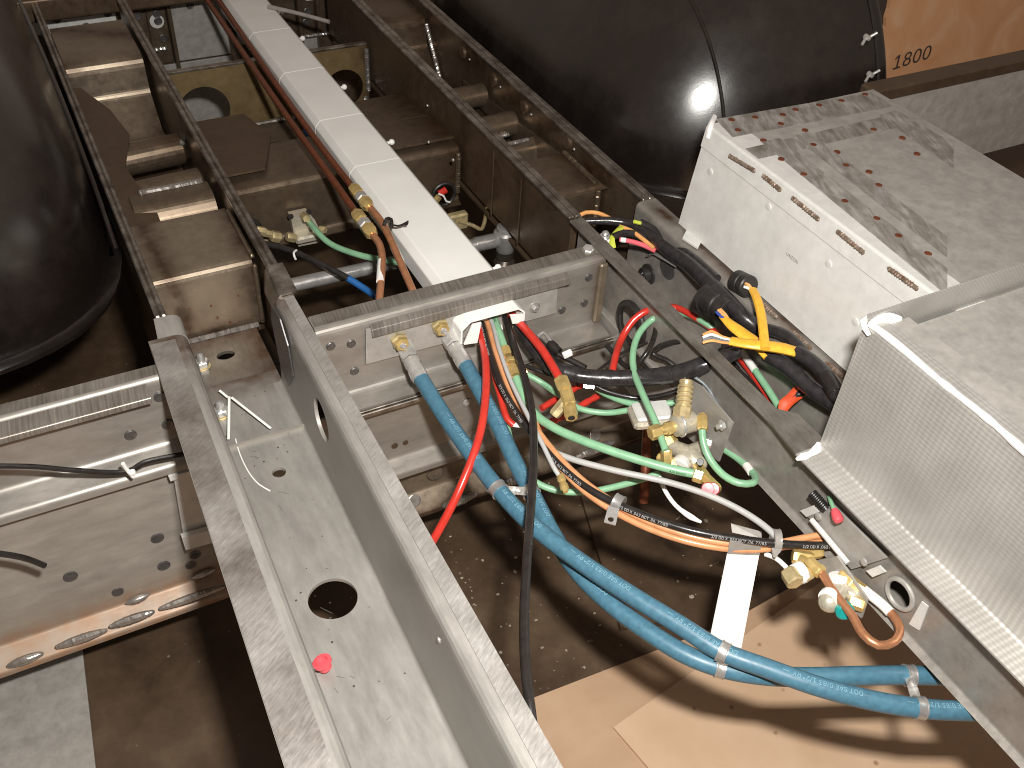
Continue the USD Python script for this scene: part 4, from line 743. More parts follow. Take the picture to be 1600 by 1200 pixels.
c2_.part('red_sleeve', tube([P(a, b, y=1.742) for a, b in ((686, 303), (697, 296))], .0075, 10), 'red_hose'); c2_.part('brass_gland', hexnut(P(680, 314, y=1.735), P(688, 304, y=1.735), .014, .008), 'brass', smooth=30); c2_.part('cable_tie', tube([P(a, b, y=1.73) for a, b in ((685, 303), (693, 306), (697, 314), (703, 316))], .0022, 6), 'white_plastic')
pipe('steel_wire', 'loose pale rod lying over the far end of the trunking', H((420, 10, .575), (470, 22, .575), (514, 34, .575)), .005, 'galvanised_dull', cat_='rod')
# ------------------------------------------------------------------ the two blue hoses and their fittings
GB = 'pair of blue hoses'
def blue_fitting(t, px, e0, e1, zf, ze):
    a = P(*px, y=1.149); b = P(*e0, z=zf); c = P(*e1, z=ze)
    t.part('bulkhead_nut', hexnut(a, a-A([0, 1, 0]), .010, .0145), 'brass_old', smooth=30)
    a2 = a-A([0, .012, 0]); t.part('adapter_elbow', tube(spline([a+A([0, .004, 0]), a2, a2*.5+b*.5+A([0, -.004, .002]), b, b+(c-b)*.3], .002), .0088, 18, raw=True), 'zinc')
    t.part('lock_nut', hexnut(a2-A([0, -.001, 0]), a2-A([0, 1, 0]), .008, .0125), 'brass', smooth=30)
    d = (c-b)/np.linalg.norm(c-b); L = np.linalg.norm(c-b)
    t.part('swivel_nut', hexnut(b-d*.002, c, L*.46, .0150), 'zinc', smooth=30)
    t.part('ferrule', lathe(b+d*L*.45, c, [(0, .0105), (.002, .0135), (L*.18, .0140), (L*.22, .0125), (L*.52, .0142), (L*.62, .0136), (L*.64, .011)], 24), 'zinc')
hA = H((652, 582, .515), (693, 648, .50), (733, 705, .49), (777, 763, .485), (827, 816, .485), (900, 873, .487), (980, 926, .49), (1060, 975, .49), (1128, 1018, .488), (1200, 1045, .486), (1280, 1073, .482), (1360, 1094, .475), (1440, 1107, .468), (1520, 1111, .46), (1660, 1110, .45))
hB = H((722, 560, .515), (755, 620, .50), (780, 668, .49), (805, 722, .475), (833, 775, .462), (866, 838, .455), (900, 890, .455), (950, 940, .455), (1010, 985, .458), (1070, 1022, .460), (1125, 1043, .460), (1190, 1055, .458), (1260, 1058, .455), (1340, 1056, .45), (1420, 1055, .445), (1500, 1057, .44), (1640, 1062, .43))
RB = .0125
ta = thing('blue_hose', 'blue printed hose from the left bulkhead fitting, lying on top of its twin', 'hose'); ta.part('hose', tube(hA, RB, 20), 'blue_rubber')
tb = thing('blue_hose', 'blue hose from the right bulkhead fitting, passing under its twin', 'hose'); tb.part('hose', tube(hB, RB, 20), 'blue_rubber')
blue_fitting(ta, (622, 529), (631, 540), (655, 588), .530, .514); blue_fitting(tb, (685, 506), (697, 520), (725, 566), .530, .514)
pr = []
for s0 in (.20, .355, .51, .665, .82, .975): pr.append(text_on(hA, RB, 'DOT SAE 0/83 1/2" RY  \u2014', s0, .0058, -.45, flip=True))
for q in pr: ta.part('printed_text', q, 'blue_print', smooth=False)
pr = [text_on(hB, RB, 'DOT SAE 0/83 1/2" RY  \u2014', s0, .0058, -.55, flip=True) for s0 in (.17, .325, .48)]
for q in pr: tb.part('printed_text', q, 'blue_print', smooth=False)
def clamp_band(c, d, r, w=.012, th=.0012):
    c, d = A(c), A(d)/np.linalg.norm(d); return lathe(c-d*w/2, c+d*w, [(0, r), (0, r+th*1.6), (w*.12, r+th*1.6), (w*.2, r+th), (w*.8, r+th), (w*.88, r+th*1.6), (w, r+th*1.6), (w, r)], 28)
def pclamp(name, label, qa, za, da, qb, zb, db, bolt, zb2):
    t = thing(name, label, 'clamp'); ca, cb = P(*qa, z=za), P(*qb, z=zb)
    t.part('band', clamp_band(ca, da, RB), 'bright_steel', smooth=40); t.part('band', clamp_band(cb, db, RB), 'bright_steel', smooth=40)
    a = ca+(cb-ca)/np.linalg.norm(cb-ca)*RB; b = cb-(cb-ca)/np.linalg.norm(cb-ca)*RB
    u = (b-a)/np.linalg.norm(b-a); n_ = CAM-(a+b)/2; n_ -= u*(n_@u); n_ /= np.linalg.norm(n_); s = np.cross(n_, u); m = (a+b)/2
    o = n_*(RB*.35)
    L = np.linalg.norm(b-a)
    t.part('strap', quad([a+o-s*.006-u*.004, b+o-s*.006+u*.004, b+o+s*.006+u*.004, a+o+s*.006-u*.004], .0025), 'zinc', smooth=False)
    if L > .012: t.part('bolt', cat(hexnut(m+o, m+o+n_, .007, .0066), lathe(m+o, m+o+n_, [(0, .003), (.011, .003), (.012, .001)], 10)), 'zinc', smooth=30)
    else: t.part('bolt', hexnut(m-n_*.012+s*.012, m-n_*.012+s, .008, .006), 'zinc', smooth=30)
pclamp('hose_clamp', 'shiny double clamp joining the blue hoses below the cross beam', (779, 765), .485, hA[4]-hA[2], (829, 768), .464, hB[5]-hB[3], None, 0)
pclamp('hose_clamp', 'double clamp on the blue hoses in front of the white paper strip', (1130, 1019), .488, hA[9]-hA[7], (1126, 1043), .460, hB[11]-hB[9], None, 0)
pclamp('hose_clamp', 'bolted double clamp on the blue hoses at the lower right', (1436, 1106), .468, hA[13]-hA[11], (1420, 1055), .445, hB[15]-hB[13], None, 0)

# ------------------------------------------------------------------ cables and air hoses leaving the trunking end
def hose(name, label, pts, r, m, **kw): return thing(name, label, 'hose', mesh=tube(H(*pts), r, 14, **kw), m=m)
thing('red_hose', 'long red hose from the trunking hood curving down to the lower left', 'hose', mesh=tube(H((744, 500, .535), (757, 550, .530), (759, 615, .525), (748, 685, .51), (718, 765, .47), (678, 842, .41), (640, 900, .36)), .0064, 14), m='red_hose')
t = thing('red_hose', 'short red hose with a white tipped end behind the lettered black one', 'hose')
t.part('hose', tube(H((760, 520, .52), (770, 575, .505), (782, 620, .49), (793, 655, .475), (803, 664, .47)), .0054, 12), 'red_hose'); t.part('white_tip', tube(H((801, 662, .47), (815, 668, .468)), .0052, 12, rr=((0, .5, 1), (.0054, .005, .001))), 'white_sleeve')
kt = H((750, 500, .535), (764, 550, .530), (786, 608, .515), (814, 654, .50), (842, 690, .495), (882, 733, .49), (930, 770, .49), (1000, 803, .495), (1080, 829, .50), (1160, 843, .50), (1240, 851, .50), (1330, 852, .50), (1420, 848, .50))
t = thing('black_hose', 'slim black hose with a row of white lettering, bundled with the orange ones', 'hose')
t.part('hose', tube(kt, .0058, 14), 'black_hose')
for s0 in (.05, .185, .33, .47, .605, .73): t.part('printed_text', text_on(kt, .0058, '1/2 OD X .062 NCT .06. 77/83', s0, .0038, -.35), 'white_print', smooth=False)
ofs = lambda L, dx, dy, dz=0: [(a+dx, b+dy, c+dz) for a, b, c in L]
o1 = [(758, 496, .535), (777, 556, .53), (799, 612, .515), (828, 656, .502), (856, 694, .497), (894, 736, .492), (936, 770, .49), (1000, 809, .488), (1080, 838, .49), (1160, 851, .49), (1215, 848, .492), (1270, 838, .495), (1345, 829, .497), (1420, 822, .50)]
hose('orange_hose', 'orange air hose of the bundle, the upper one where they pass the right rail', o1, .0050, 'orange_hose')
o2 = [(764, 496, .532), (785, 556, .525), (806, 610, .510), (832, 652, .495), (852, 696, .49), (886, 742, .485), (930, 780, .482), (996, 818, .480), (1078, 847, .482), (1160, 859, .482), (1225, 854, .484), (1290, 846, .486), (1360, 838, .488), (1430, 832, .49)]
hose('orange_hose', 'orange air hose running lowest in the bundle above the paper strip', o2, .0050, 'orange_hose')
t = thing('grey_hose', 'thin grey tube from the trunking with a brass end hanging beside the bundle', 'tube')
g1 = [(766, 498, .54), (780, 545, .54), (798, 595, .535), (825, 650, .53), (848, 695, .525), (868, 735, .515), (876, 746, .51)]
t.part('tube', tube(H(*g1), .0036, 12), 'grey_hose'); d0, d1 = H((875, 742, .511), (884, 768, .505)); t.part('brass_end', lathe(d0, d1, [(0, .0045), (.003, .0062), (.010, .0062), (.012, .0045), (.018, .0064), (.024, .0064), (.026, .004), (.029, .004)], 12), 'brass')
hose('grey_hose', 'pale grey hose arching over the floor into the cable tie at the right', [(828, 672, .485), (855, 700, .485), (890, 716, .49), (960, 735, .495), (1050, 755, .50), (1120, 779, .505), (1175, 808, .505), (1208, 834, .505), (1222, 852, .50)], .0048, 'grey_hose')
hose('black_cable', 'thick plain black cable hanging from the trunking hood towards the viewer', [(786, 490, .535), (803, 540, .535), (821, 595, .53), (832, 650, .53), (834, 720, .535), (829, 800, .54), (823, 880, .55), (819, 960, .56), (821, 1040, .575), (829, 1110, .575), (838, 1180, .55), (850, 1280, .50)], .0060, 'black_hose')
t = thing('red_hose', 'thick red hose ending in a brass tee right of the trunking', 'hose')
t.part('hose', tube(H((792, 484, .535), (815, 508, .54), (846, 545, .54), (868, 580, .535), (882, 605, .53)), .0070, 14), 'red_hose')
a, b, c, d = H((876, 592, .531), (884, 612, .528), (890, 634, .522), (893, 653, .518))
t.part('compression_nut', hexnut(a, b, np.linalg.norm(b-a), .0125), 'brass', smooth=30)
t.part('tee_body', cat(box(0, 0, 0, .020, .020, .030, .003).apply_transform(trimesh.geometry.align_vectors((0, 0, 1), (c-b)/np.linalg.norm(c-b))).apply_translation((b+c)/2), hexnut(c, d, np.linalg.norm(d-c), .0115)), 'brass', smooth=30)
t.part('side_branch', hexnut((b+c)/2, P(868, 646, z=.505), .034, .0095), 'brass_old', smooth=30)
t.part('port_hole', lathe(d, d+(d-c), [(0, .0055), (.0008, .0055), (.001, .001)], 14), 'black_rubber')
# black loom with taped wraps and its clip
t = thing('wiring_loom', 'thick black taped wiring loom sweeping right under the rail lip', 'wiring loom')
lm = H((806, 496, .525), (826, 532, .515), (852, 563, .51), (885, 582, .51), (930, 590, .51), (1000, 590, .52), (1060, 583, .545), (1108, 567, .572), (1150, 550, .575))
t.part('taped_bundle', tube(lm, .0130, 18, rr=((0, .15, .35, .6, .85, 1), (.009, .012, .0125, .0135, .0145, .012))), 'black_tape')
for k in range(3, 8):
    s = spline(lm); i = int(len(s)*k/9.6); tt_ = s[i+1]-s[i-1]; t.part('tape_wrap', clamp_band(s[i], tt_, .0133+.0001*k, .022, .0005), 'black_tape', smooth=40)
s = spline(lm); i = int(len(s)*.34); t.part('metal_clip', clamp_band(s[i], s[i+1]-s[i-1], .0138, .014, .001), 'black_rubber', smooth=40)
t.part('clip_tab', quad(H((912, 599, .50), (930, 602, .50), (928, 608, .495), (912, 606, .495)), .003), 'zinc', smooth=False)
t = thing('black_cable', 'black cable with a bare lug, ring terminal and white tag beside the red hose', 'cable')
t.part('cable', tube(H((812, 503, .53), (835, 528, .527), (862, 548, .522), (890, 562, .518), (915, 575, .515)), .0052, 12), 'black_hose')
t.part('lug', tube(H((840, 526, .535), (850, 520, .54), (856, 527, .54), (862, 535, .535)), .0035, 8), 'bright_steel'); t.part('terminal_sleeve', lathe(*H((858, 536, .532), (880, 556, .526)), [(0, .007), (.004, .0085), (.014, .0085), (.016, .0075), (.024, .0075)], 16), 'black_hose')
a, b = H((880, 556, .529), (893, 550, .533)); t.part('white_tag', box(0, 0, 0, .016, .009, .010, .0015).apply_transform(trimesh.geometry.align_vectors((1, 0, 0), (b-a)/np.linalg.norm(b-a))).apply_translation((a+b)/2), 'white_plastic', smooth=False)
# green hoses
t = thing('green_hose', 'thick pale green hose with a brass union running from the trunking to the lower valve', 'hose')
t.part('upper_hose', tube(H((770, 494, .538), (780, 520, .538), (790, 548, .533)), .0064, 14), 'green_hose')
pts = H((788, 543, .534), (808, 594, .520)); t.part('brass_union', cat(hexnut(pts[0], pts[1], .017, .0088), hexnut(pts[0]+(pts[1]-pts[0])*.36, pts[1], .008, .0096), hexnut(pts[0]+(pts[1]-pts[0])*.56, pts[1], .020, .0086)), 'brass', smooth=30)
gh = H((806, 590, .520), (818, 618, .51), (834, 645, .50), (865, 668, .50), (920, 692, .50), (990, 716, .50), (1050, 733, .50), (1088, 741, .50))
t.part('lower_hose', tube(gh, .0070, 14), 'green_hose')
t.part('printed_text', text_on(H((770, 494, .538), (780, 520, .538), (790, 548, .533)), .0064, 'SYNPRE', .042, .0034, .0), 'green_dark_print', smooth=False); t.part('printed_text', text_on(gh, .0070, 'AIR BRAKE', .30, .0034, -.5), 'green_dark_print', smooth=False)
hose('green_hose', 'pale green hose sagging behind the lettered black hose towards the floor', [(768, 560, .49), (778, 610, .475), (790, 655, .46), (803, 705, .45), (830, 748, .445), (868, 766, .44), (920, 768, .44), (975, 757, .445), (1030, 740, .455)], .0052, 'green_hose')
t = thing('green_hose', 'dark green lettered hose dipping behind the brass tee', 'hose')
gd = H((822, 584, .49), (845, 597, .48), (880, 622, .47), (905, 638, .47), (945, 645, .47), (990, 640, .47)); t.part('hose', tube(gd, .0050, 12), 'green_hose'); t.part('printed_text', text_on(gd, .0050, 'AIR BRAKE', .03, .0034, -.2), 'green_dark_print', smooth=False)
t.part('brass_end', hexnut(P(814, 578, z=.495), P(824, 585, z=.49), .012, .0075), 'brass', smooth=30)
hose('green_hose', 'upright green hose looping through the grommet and down past the loom', [(1055, 486, .574), (1040, 490, .570), (1018, 500, .555), (998, 522, .545), (989, 552, .535), (991, 582, .528), (1003, 613, .53), (1025, 662, .525), (1040, 704, .515)], .0056, 'green_hose')
hose('green_hose', 'light green hose behind the black loom reaching the solenoid valve', [(920, 598, .47), (945, 615, .475), (985, 630, .48), (1020, 632, .485), (1056, 629, .49)], .0052, 'green_hose')
t = thing('green_hose', 'green hose looping under the valve plate with a white marker sleeve', 'hose')
lp_ = H((1097, 672, .535), (1099, 690, .525), (1108, 715, .51), (1130, 742, .50), (1155, 755, .50), (1175, 755, .50), (1180, 746, .49), (1168, 730, .48), (1150, 714, .475), (1128, 700, .47)); t.part('hose', tube(lp_, .0056, 14), 'green_hose')
t.part('marker_sleeve', tube(H((1166, 727.5, .4795), (1174, 738, .484)), .0062, 14), 'white_sleeve')
hose('green_hose', 'pale green hose crossing the channel beyond the rail lip', [(1040, 487, .49), (1068, 490, .50), (1092, 499, .51), (1114, 514, .505), (1125, 530, .49)], .0056, 'green_hose')
t = thing('green_hose', 'green hose with white sleeve slanting down beside the torn red tape', 'hose')
t.part('hose', tube(H((1165, 558, .515), (1182, 582, .515), (1205, 616, .51), (1226, 652, .50), (1240, 680, .49)), .0058, 14), 'green_hose'); t.part('marker_sleeve', tube(H((1160, 550, .5155), (1172, 568, .5155), (1180, 579, .5155)), .0063, 14), 'white_sleeve')
# red hoses round the grommet
hose('red_hose', 'red hose arching out of the grommet hole down to the loom', [(1055, 482, .574), (1035, 481, .572), (1012, 485, .560), (990, 500, .545), (972, 528, .522), (962, 556, .52), (956, 585, .515)], .0060, 'red_hose')
hose('red_hose', 'red hose lying in the channel between the rail lip and the black plug', [(1035, 478, .49), (1058, 481, .505), (1085, 495, .51), (1110, 512, .505), (1135, 535, .50), (1158, 562, .50), (1180, 590, .50), (1205, 625, .49), (1218, 646, .485)], .0058, 'red_hose')
hose('red_hose', 'short ribbed red hose behind the brass tee, the upper of two', [(935, 588, .46), (905, 603, .46), (872, 622, .46), (846, 638, .46)], .0058, 'red_hose', rr=(np.linspace(0, 1, 200), .0056+.0007*np.sin(np.linspace(0, 1, 200)*2*np.pi*22)))
hose('red_hose', 'ribbed red hose crossing low behind the thick green hose', [(935, 618, .445), (905, 635, .445), (872, 654, .445), (842, 668, .445), (830, 672, .445)], .0058, 'red_hose', rr=(np.linspace(0, 1, 200), .0056+.0007*np.sin(np.linspace(0, 1, 200)*2*np.pi*22)))
hose('black_cable', 'black cable loop circling the grommet hole in the rail', [(948, 540, .50), (985, 575, .50), (1010, 552, .53), (1024, 520, .54), (1022, 495, .545), (1010, 470, .54), (990, 462, .53), (975, 472, .52), (970, 500, .505), (985, 545, .50), (1012, 578, .50)], .0042, 'black_hose')
hose('black_cable', 'black cable curving from the loom up under the rail lip', [(1058, 575, .515), (1040, 562, .52), (1020, 553, .52), (1030, 542, .535), (1060, 534, .56), (1088, 540, .572), (1115, 550, .575)], .0046, 'black_hose')
hose('black_cable', 'thin black cable drooping below the loom past the solenoid', [(925, 600, .495), (950, 612, .49), (1000, 622, .49), (1050, 614, .49), (1085, 598, .495), (1115, 580, .50)], .0044, 'black_hose')
hose('black_wire', 'thin black wire slanting from the beam to the grommet loop', [(930, 582, .50), (965, 556, .505), (995, 541, .505), (1018, 533, .505)], .0025, 'black_hose')
hose('black_cable', 'short black cable bend behind the cables at the beam corner', [(822, 572, .48), (850, 582, .48), (880, 590, .475), (905, 600, .47)], .0040, 'black_hose')
hose('blue_wire', 'bent blue wire peeping out behind the loom', [(1082, 545, .49), (1083, 560, .485), (1092, 575, .48), (1108, 586, .48), (1118, 580, .485), (1116, 570, .49)], .0030, 'blue_wire')
hose('grey_wire', 'grey earth wire from the loom to the corner bolt of the valve plate', [(1078, 585, .55), (1098, 598, .545), (1115, 620, .53), (1126, 645, .535), (1130, 660, .535)], .0026, 'grey_wire')

# ------------------------------------------------------------------ the solenoid valve plate
vp = thing('valve_plate', 'grey steel bracket plate carrying the brass valves beside the right rail', 'bracket')
vq = [P(a, b, x=.812) for a, b in ((1068, 590), (1095, 605), (1143, 662), (1121, 722), (1080, 690), (1040, 655))]
vp.part('plate', plate(Polygon([(p[1], p[2]) for p in vq]), (.814, 0, 0), (0, 1, 0), (0, 0, 1), .003), 'steel_channel', smooth=False)
c = P(1130, 664, x=.812); vp.part('earth_bolt', cat(hexnut(c, c-A([1, 0, 0]), .006, .008), lathe(c, c-A([1, 0, 0]), [(0, .004), (.012, .004), (.013, .001)], 12)), 'zinc', smooth=30)
sv = thing('solenoid_valve', 'brass solenoid valve with a ribbed upright connector', 'valve')
V0 = P(1062, 664, z=.525); ax_ = P(1098, 652, z=.525)-P(1030, 672, z=.525); ax_ /= np.linalg.norm(ax_)
sv.part('valve_barrel', lathe(V0-ax_*.012, V0+ax_, [(0, .012), (.003, .0165), (.010, .0165), (.011, .018), (.014, .018), (.015, .0165), (.036, .0165), (.040, .008), (.046, .008)], 28), 'pale_casting')
sv.part('inlet_nut', hexnut(V0-ax_*.052, V0, .018, .0115), 'brass', smooth=30); sv.part('inlet_stem', lathe(V0-ax_*.036, V0, [(0, .008), (.010, .0085), (.012, .0105), (.020, .0105), (.026, .008)], 18), 'brass')
sv.part('outlet_elbow', cat(hexnut(V0+ax_*.034, V0+ax_, .012, .0090), hexnut(P(1098, 650, z=.540), P(1098, 672, z=.532), .024, .0088)), 'brass', smooth=30)
b0, b1 = P(1066, 650, z=.535), P(1072, 600, z=.562); ud = (b1-b0)/np.linalg.norm(b1-b0)
sv.part('coil_body', hexnut(b0-ud*.006, b1, .020, .0150), 'brass_old', smooth=30)
prof = [(0, .010)]
for k in range(5): prof += [(.002+k*.0075, .0125), (.0055+k*.0075, .0125), (.0065+k*.0075, .0098), (.0085+k*.0075, .0098)]
sv.part('ribbed_connector', lathe(b0+ud*.012, b1, prof+[(.0405, .011), (.044, .011), (.045, .007)], 20), 'brass_old')
sv.part('connector_lead', tube([b0+ud*.054, b0+ud*.066+A([.006, 0, 0]), P(1082, 588, z=.56)], .0034, 10), 'black_hose')
sv.part('retaining_ring', trimesh.creation.torus(.0175, .0022, 28, 8).apply_transform(trimesh.geometry.align_vectors((0, 0, 1), ax_)).apply_translation(V0), 'zinc')
q = P(1018, 650, z=.478); rb2 = thing('relay_box', 'pale rectangular cast box with rounded corners behind the green hose', 'box')
d1 = P(1052, 634, z=.478)-P(990, 640, z=.478); d1 /= np.linalg.norm(d1)
rb2.part('box_base', box(0, 0, 0, .070, .050, .016, .005).apply_transform(trimesh.transformations.rotation_matrix(math.atan2(d1[1], d1[0]), (0, 0, 1))).apply_translation(q), 'pale_casting', smooth=30)
rb2.part('box_lid', box(0, 0, .011, .060, .042, .008, .003).apply_transform(trimesh.transformations.rotation_matrix(math.atan2(d1[1], d1[0]), (0, 0, 1))).apply_translation(q), 'galvanised', smooth=30)
lv = thing('air_valve', 'pale cast air valve with four brass ports and red caps', 'valve')
C0 = P(1072, 712, z=.485)
pt = lambda a, b, z=.49: P(a, b, z=z)
from manifold3d import Manifold
def ball(c, r): return Manifold.sphere(r, 20).translate(tuple(map(float, c)))
def hullb(*cr): return Manifold.batch_hull([ball(c, r) for c, r in cr])
body = hullb((pt(1052, 698), .011), (pt(1075, 712), .016))+hullb((pt(1075, 712), .016), (pt(1094, 700), .011))+hullb((pt(1075, 712), .016), (pt(1066, 724), .013))+hullb((pt(1075, 712), .016), (pt(1094, 725), .011))
mm = body.to_mesh(); bm_ = trimesh.Trimesh(mm.vert_properties[:, :3], mm.tri_verts, process=True)
lv.part('valve_body', bm_, 'pale_casting', smooth=40)
lv.part('end_cap', lathe(pt(1066, 722), pt(1058, 734), [(0, .014), (.006, .0145), (.009, .0145), (.0095, .012), (.013, .012), (.014, .004)], 24), 'galvanised')
lv.part('port_nut', hexnut(pt(1050, 696), pt(1040, 678, .50), .026, .0125), 'brass', smooth=30)
lv.part('port_elbow', cat(hexnut(pt(1060, 724), pt(1040, 722), .022, .0090), hexnut(pt(1042, 726), pt(1041, 703, .51), .024, .0085), hexnut(pt(1046, 722), pt(1030, 714), .020, .007)), 'brass', smooth=30)
lv.part('hose_nut', hexnut(pt(1084, 740, .50), pt(1096, 744, .50), .015, .0115), 'brass', smooth=30)
lv.part('tee_fitting', cat(hexnut(pt(1090, 732), pt(1102, 748), .022, .0100), hexnut(pt(1098, 744), pt(1116, 762), .034, .0095), hexnut(pt(1088, 722), pt(1096, 738), .016, .009)), 'brass', smooth=30)
for a, b, c_, d_ in ((1106, 764, 1104, 758), (1114, 764, 1118, 757)): lv.part('red_cap', lathe(pt(a, b, .502), pt(a, b, .60), [(0, .0100), (.010, .0098), (.0125, .0085), (.013, .001)], 22), 'red_cap')
lv.part('screw', cyl(pt(1094, 722, .50), pt(1094, 722, .52), .0055), 'black_rubber')
lv.part('drain_fitting', hexnut(pt(1098, 690, .49), pt(1106, 692, .49), .014, .008), 'zinc', smooth=30)

# ------------------------------------------------------------------ the lower right valves, copper loop, clamp, tie and paper
rv = thing('brass_manifold', 'brass fitting cluster under the bundle where the copper loop begins', 'fitting')
z = .485; pz = lambda a, b, zz=z: P(a, b, z=zz)
rv.part('tee_body', cat(hexnut(pz(1238, 868), pz(1262, 872), .028, .011), hexnut(pz(1250, 870), pz(1262, 890), .030, .0105), hexnut(pz(1262, 866), pz(1284, 862), .022, .009)), 'brass', smooth=30)
rv.part('loop_nut', cat(hexnut(pz(1262, 876, .497), pz(1282, 896, .497), .024, .0090), hexnut(pz(1276, 888, .497), pz(1290, 902, .497), .010, .0095)), 'brass', smooth=30)
rv.part('white_ring', lathe(pz(1242, 898), pz(1258, 892), [(0, .014), (.006, .0155), (.012, .0155), (.014, .013), (.015, .002)], 24), 'white_plastic')
rv.part('lower_nut', cat(hexnut(pz(1232, 892), pz(1240, 905), .022, .0135), hexnut(pz(1252, 900), pz(1264, 894), .014, .012)), 'brass_old', smooth=30)
v2 = thing('air_valve', 'second cast valve at the lower right with a teal plug', 'valve')
v2.part('valve_body', (lambda mm: trimesh.Trimesh(mm.vert_properties[:, :3], mm.tri_verts, process=True))((hullb((pz(1300, 905), .011), (pz(1312, 918), .016))+hullb((pz(1312, 918), .015), (pz(1296, 940), .015))+hullb((pz(1312, 918), .014), (pz(1332, 930), .012))).to_mesh()), 'pale_casting', smooth=40)
v2.part('top_cap', lathe(pz(1310, 910, .49), pz(1310, 898, .50), [(0, .0135), (.006, .0138), (.011, .0125), (.012, .002)], 24), 'white_plastic')
v2.part('side_cap', lathe(pz(1300, 932, .488), pz(1288, 940, .492), [(0, .014), (.006, .015), (.012, .0135), (.013, .002)], 24), 'white_plastic')
v2.part('teal_plug', lathe(pz(1316, 948, .485), pz(1322, 958, .49), [(0, .009), (.004, .0125), (.012, .0125), (.014, .010), (.0145, .001)], 24), 'teal_plug')
v2.part('loop_nut', cat(hexnut(pz(1312, 896, .497), pz(1330, 910, .497), .022, .0090), hexnut(pz(1326, 906, .497), pz(1348, 922, .497), .026, .0082)), 'brass', smooth=30)
v2.part('outlet_nut', hexnut(pz(1326, 936), pz(1346, 944), .022, .010), 'brass', smooth=30)
v2.part('mounting_tab', quad([P(a, b, x=.825) for a, b in ((1262, 878), (1310, 868), (1358, 935), (1348, 965))][::-1], .003), 'galvanised_dull', smooth=False)
cl = thing('copper_loop', 'bright copper pipe bent into a loop between two brass nuts', 'pipe')
lpp = H((1284, 896, .497), (1310, 935, .497), (1332, 962, .497), (1348, 990, .497), (1372, 1008, .497), (1397, 1003, .497), (1406, 982, .497), (1396, 962, .497), (1378, 944, .497), (1346, 918, .497))
cl.part('pipe', tube(lpp, .0058, 16), 'copper'); cl.part('white_sleeve', tube(H((1350, 922, .4975), (1378, 944, .4975), (1391, 957, .4975)), .0069, 16), 'white_sleeve')
hose('white_tube', 'short white tube entering the brass manifold from the left', [(1196, 866, .47), (1212, 872, .475), (1232, 890, .48), (1238, 896, .482)], .0035, 'white_plastic')
hose('white_tube', 'thin white tail dropping from behind the pale grey hose', [(1030, 745, .46), (1040, 768, .45), (1056, 790, .44), (1080, 808, .44), (1096, 816, .44)], .0034, 'white_plastic', rr=((0, .6, .8, 1), (.0034, .0034, .005, .002)))
pc = thing('p_clip', 'unused metal P clip hanging on the orange and black bundle', 'clip'); bc_ = P(966, 787, z=.488); bd = P(1000, 806, z=.488)-P(930, 772, z=.488)
pc.part('clip_band', clamp_band(bc_, bd, .0122, .014, .0012), 'bright_steel', smooth=40)
bu = bd/np.linalg.norm(bd); e0, e1 = P(958, 797, z=.496), P(953, 817, z=.492); ev = e1-e0; nn = CAM-e0; nn /= np.linalg.norm(nn); sv_ = np.cross(nn, ev); sv_ /= np.linalg.norm(sv_)
ln = np.linalg.norm(ev); tabp = Polygon([(-.007, -.004), (.007, -.004), (.0075, ln), (-.0075, ln)]).buffer(.001).difference(Point(0, ln*.72).buffer(.0042))
pc.part('clip_tab', plate(tabp, e0, sv_, ev/ln, .002), 'zinc', smooth=False)
tc_ = P(1212, 845, z=.497); ti = thing('cable_tie', 'clear plastic cable tie gathering the bundle near the right rail', 'cable tie')
ti.part('tie_band', clamp_band(tc_, P(1240, 848, z=.497)-P(1190, 845, z=.497), .0155, .010, .001), 'tape_clear', smooth=40); ti.part('tie_tail', quad(H((1206, 856, .50), (1222, 858, .50), (1212, 872, .49), (1208, 870, .49)), .002), 'tape_clear', smooth=False)
ps = thing('paper_strip', 'white paper strip hanging from the bundle by clear tape', 'paper')
k0, k1 = P(1133, 868, z=.478), P(1187, 868, z=.478)
k0, k1 = P(1136, 864, z=.478), P(1186, 866, z=.476); k2, k3 = P(1108, 1000, z=.345), P(1158, 1012, z=.345)
ps.part('paper', quad([k0, k2, k3, k1], .0012), 'paper_white', smooth=False)
ps.part('tape', quad([k0+A([0, .002, .024]), k0+A([0, -.001, -.001]), k1+A([0, -.001, -.001]), k1+A([0, .002, .024])], .0008), 'tape_clear', smooth=False)
thing('steel_tab', 'small galvanised tab standing behind the bundle above the paper strip', 'bracket', mesh=quad(H((1142, 818, .47), (1190, 831, .47), (1190, 842, .46), (1144, 832, .46)), .003), m='galvanised_dull', smooth=False)
hose('red_pipe', 'dark red rod standing in the shadow behind the grey hose', [(1012, 665, .38), (1010, 700, .34), (1008, 745, .30), (1006, 785, .26)], .0085, 'copper_painted')
rbb = thing('red_indicator', 'small red bulb with green lead tucked under the aluminium box lip', 'bulb'); a, b = P(1303, 796, x=.832), P(1312, 816, x=.826)
rbb.part('bulb', lathe(a, b, [(0, .004), (.004, .006), (.014, .0075), (.019, .006), (.021, .001)], 18), 'red_cap'); rbb.part('lead', tube([a, P(1299, 786, x=.838), P(1296, 776, x=.845)], .003, 8), 'green_hose')
cc = thing('corrugated_sleeve', 'black corrugated sleeve end beside the galvanised bracket', 'sleeve', mesh=lathe(P(1268, 770, x=.832), P(1284, 788, x=.836), [(0, .006)]+[(.001+.003*k+d, r) for k in range(9) for d, r in ((0, .0075), (.0015, .0075), (.002, .006))]+[(.030, .006)], 16), m='black_rubber')

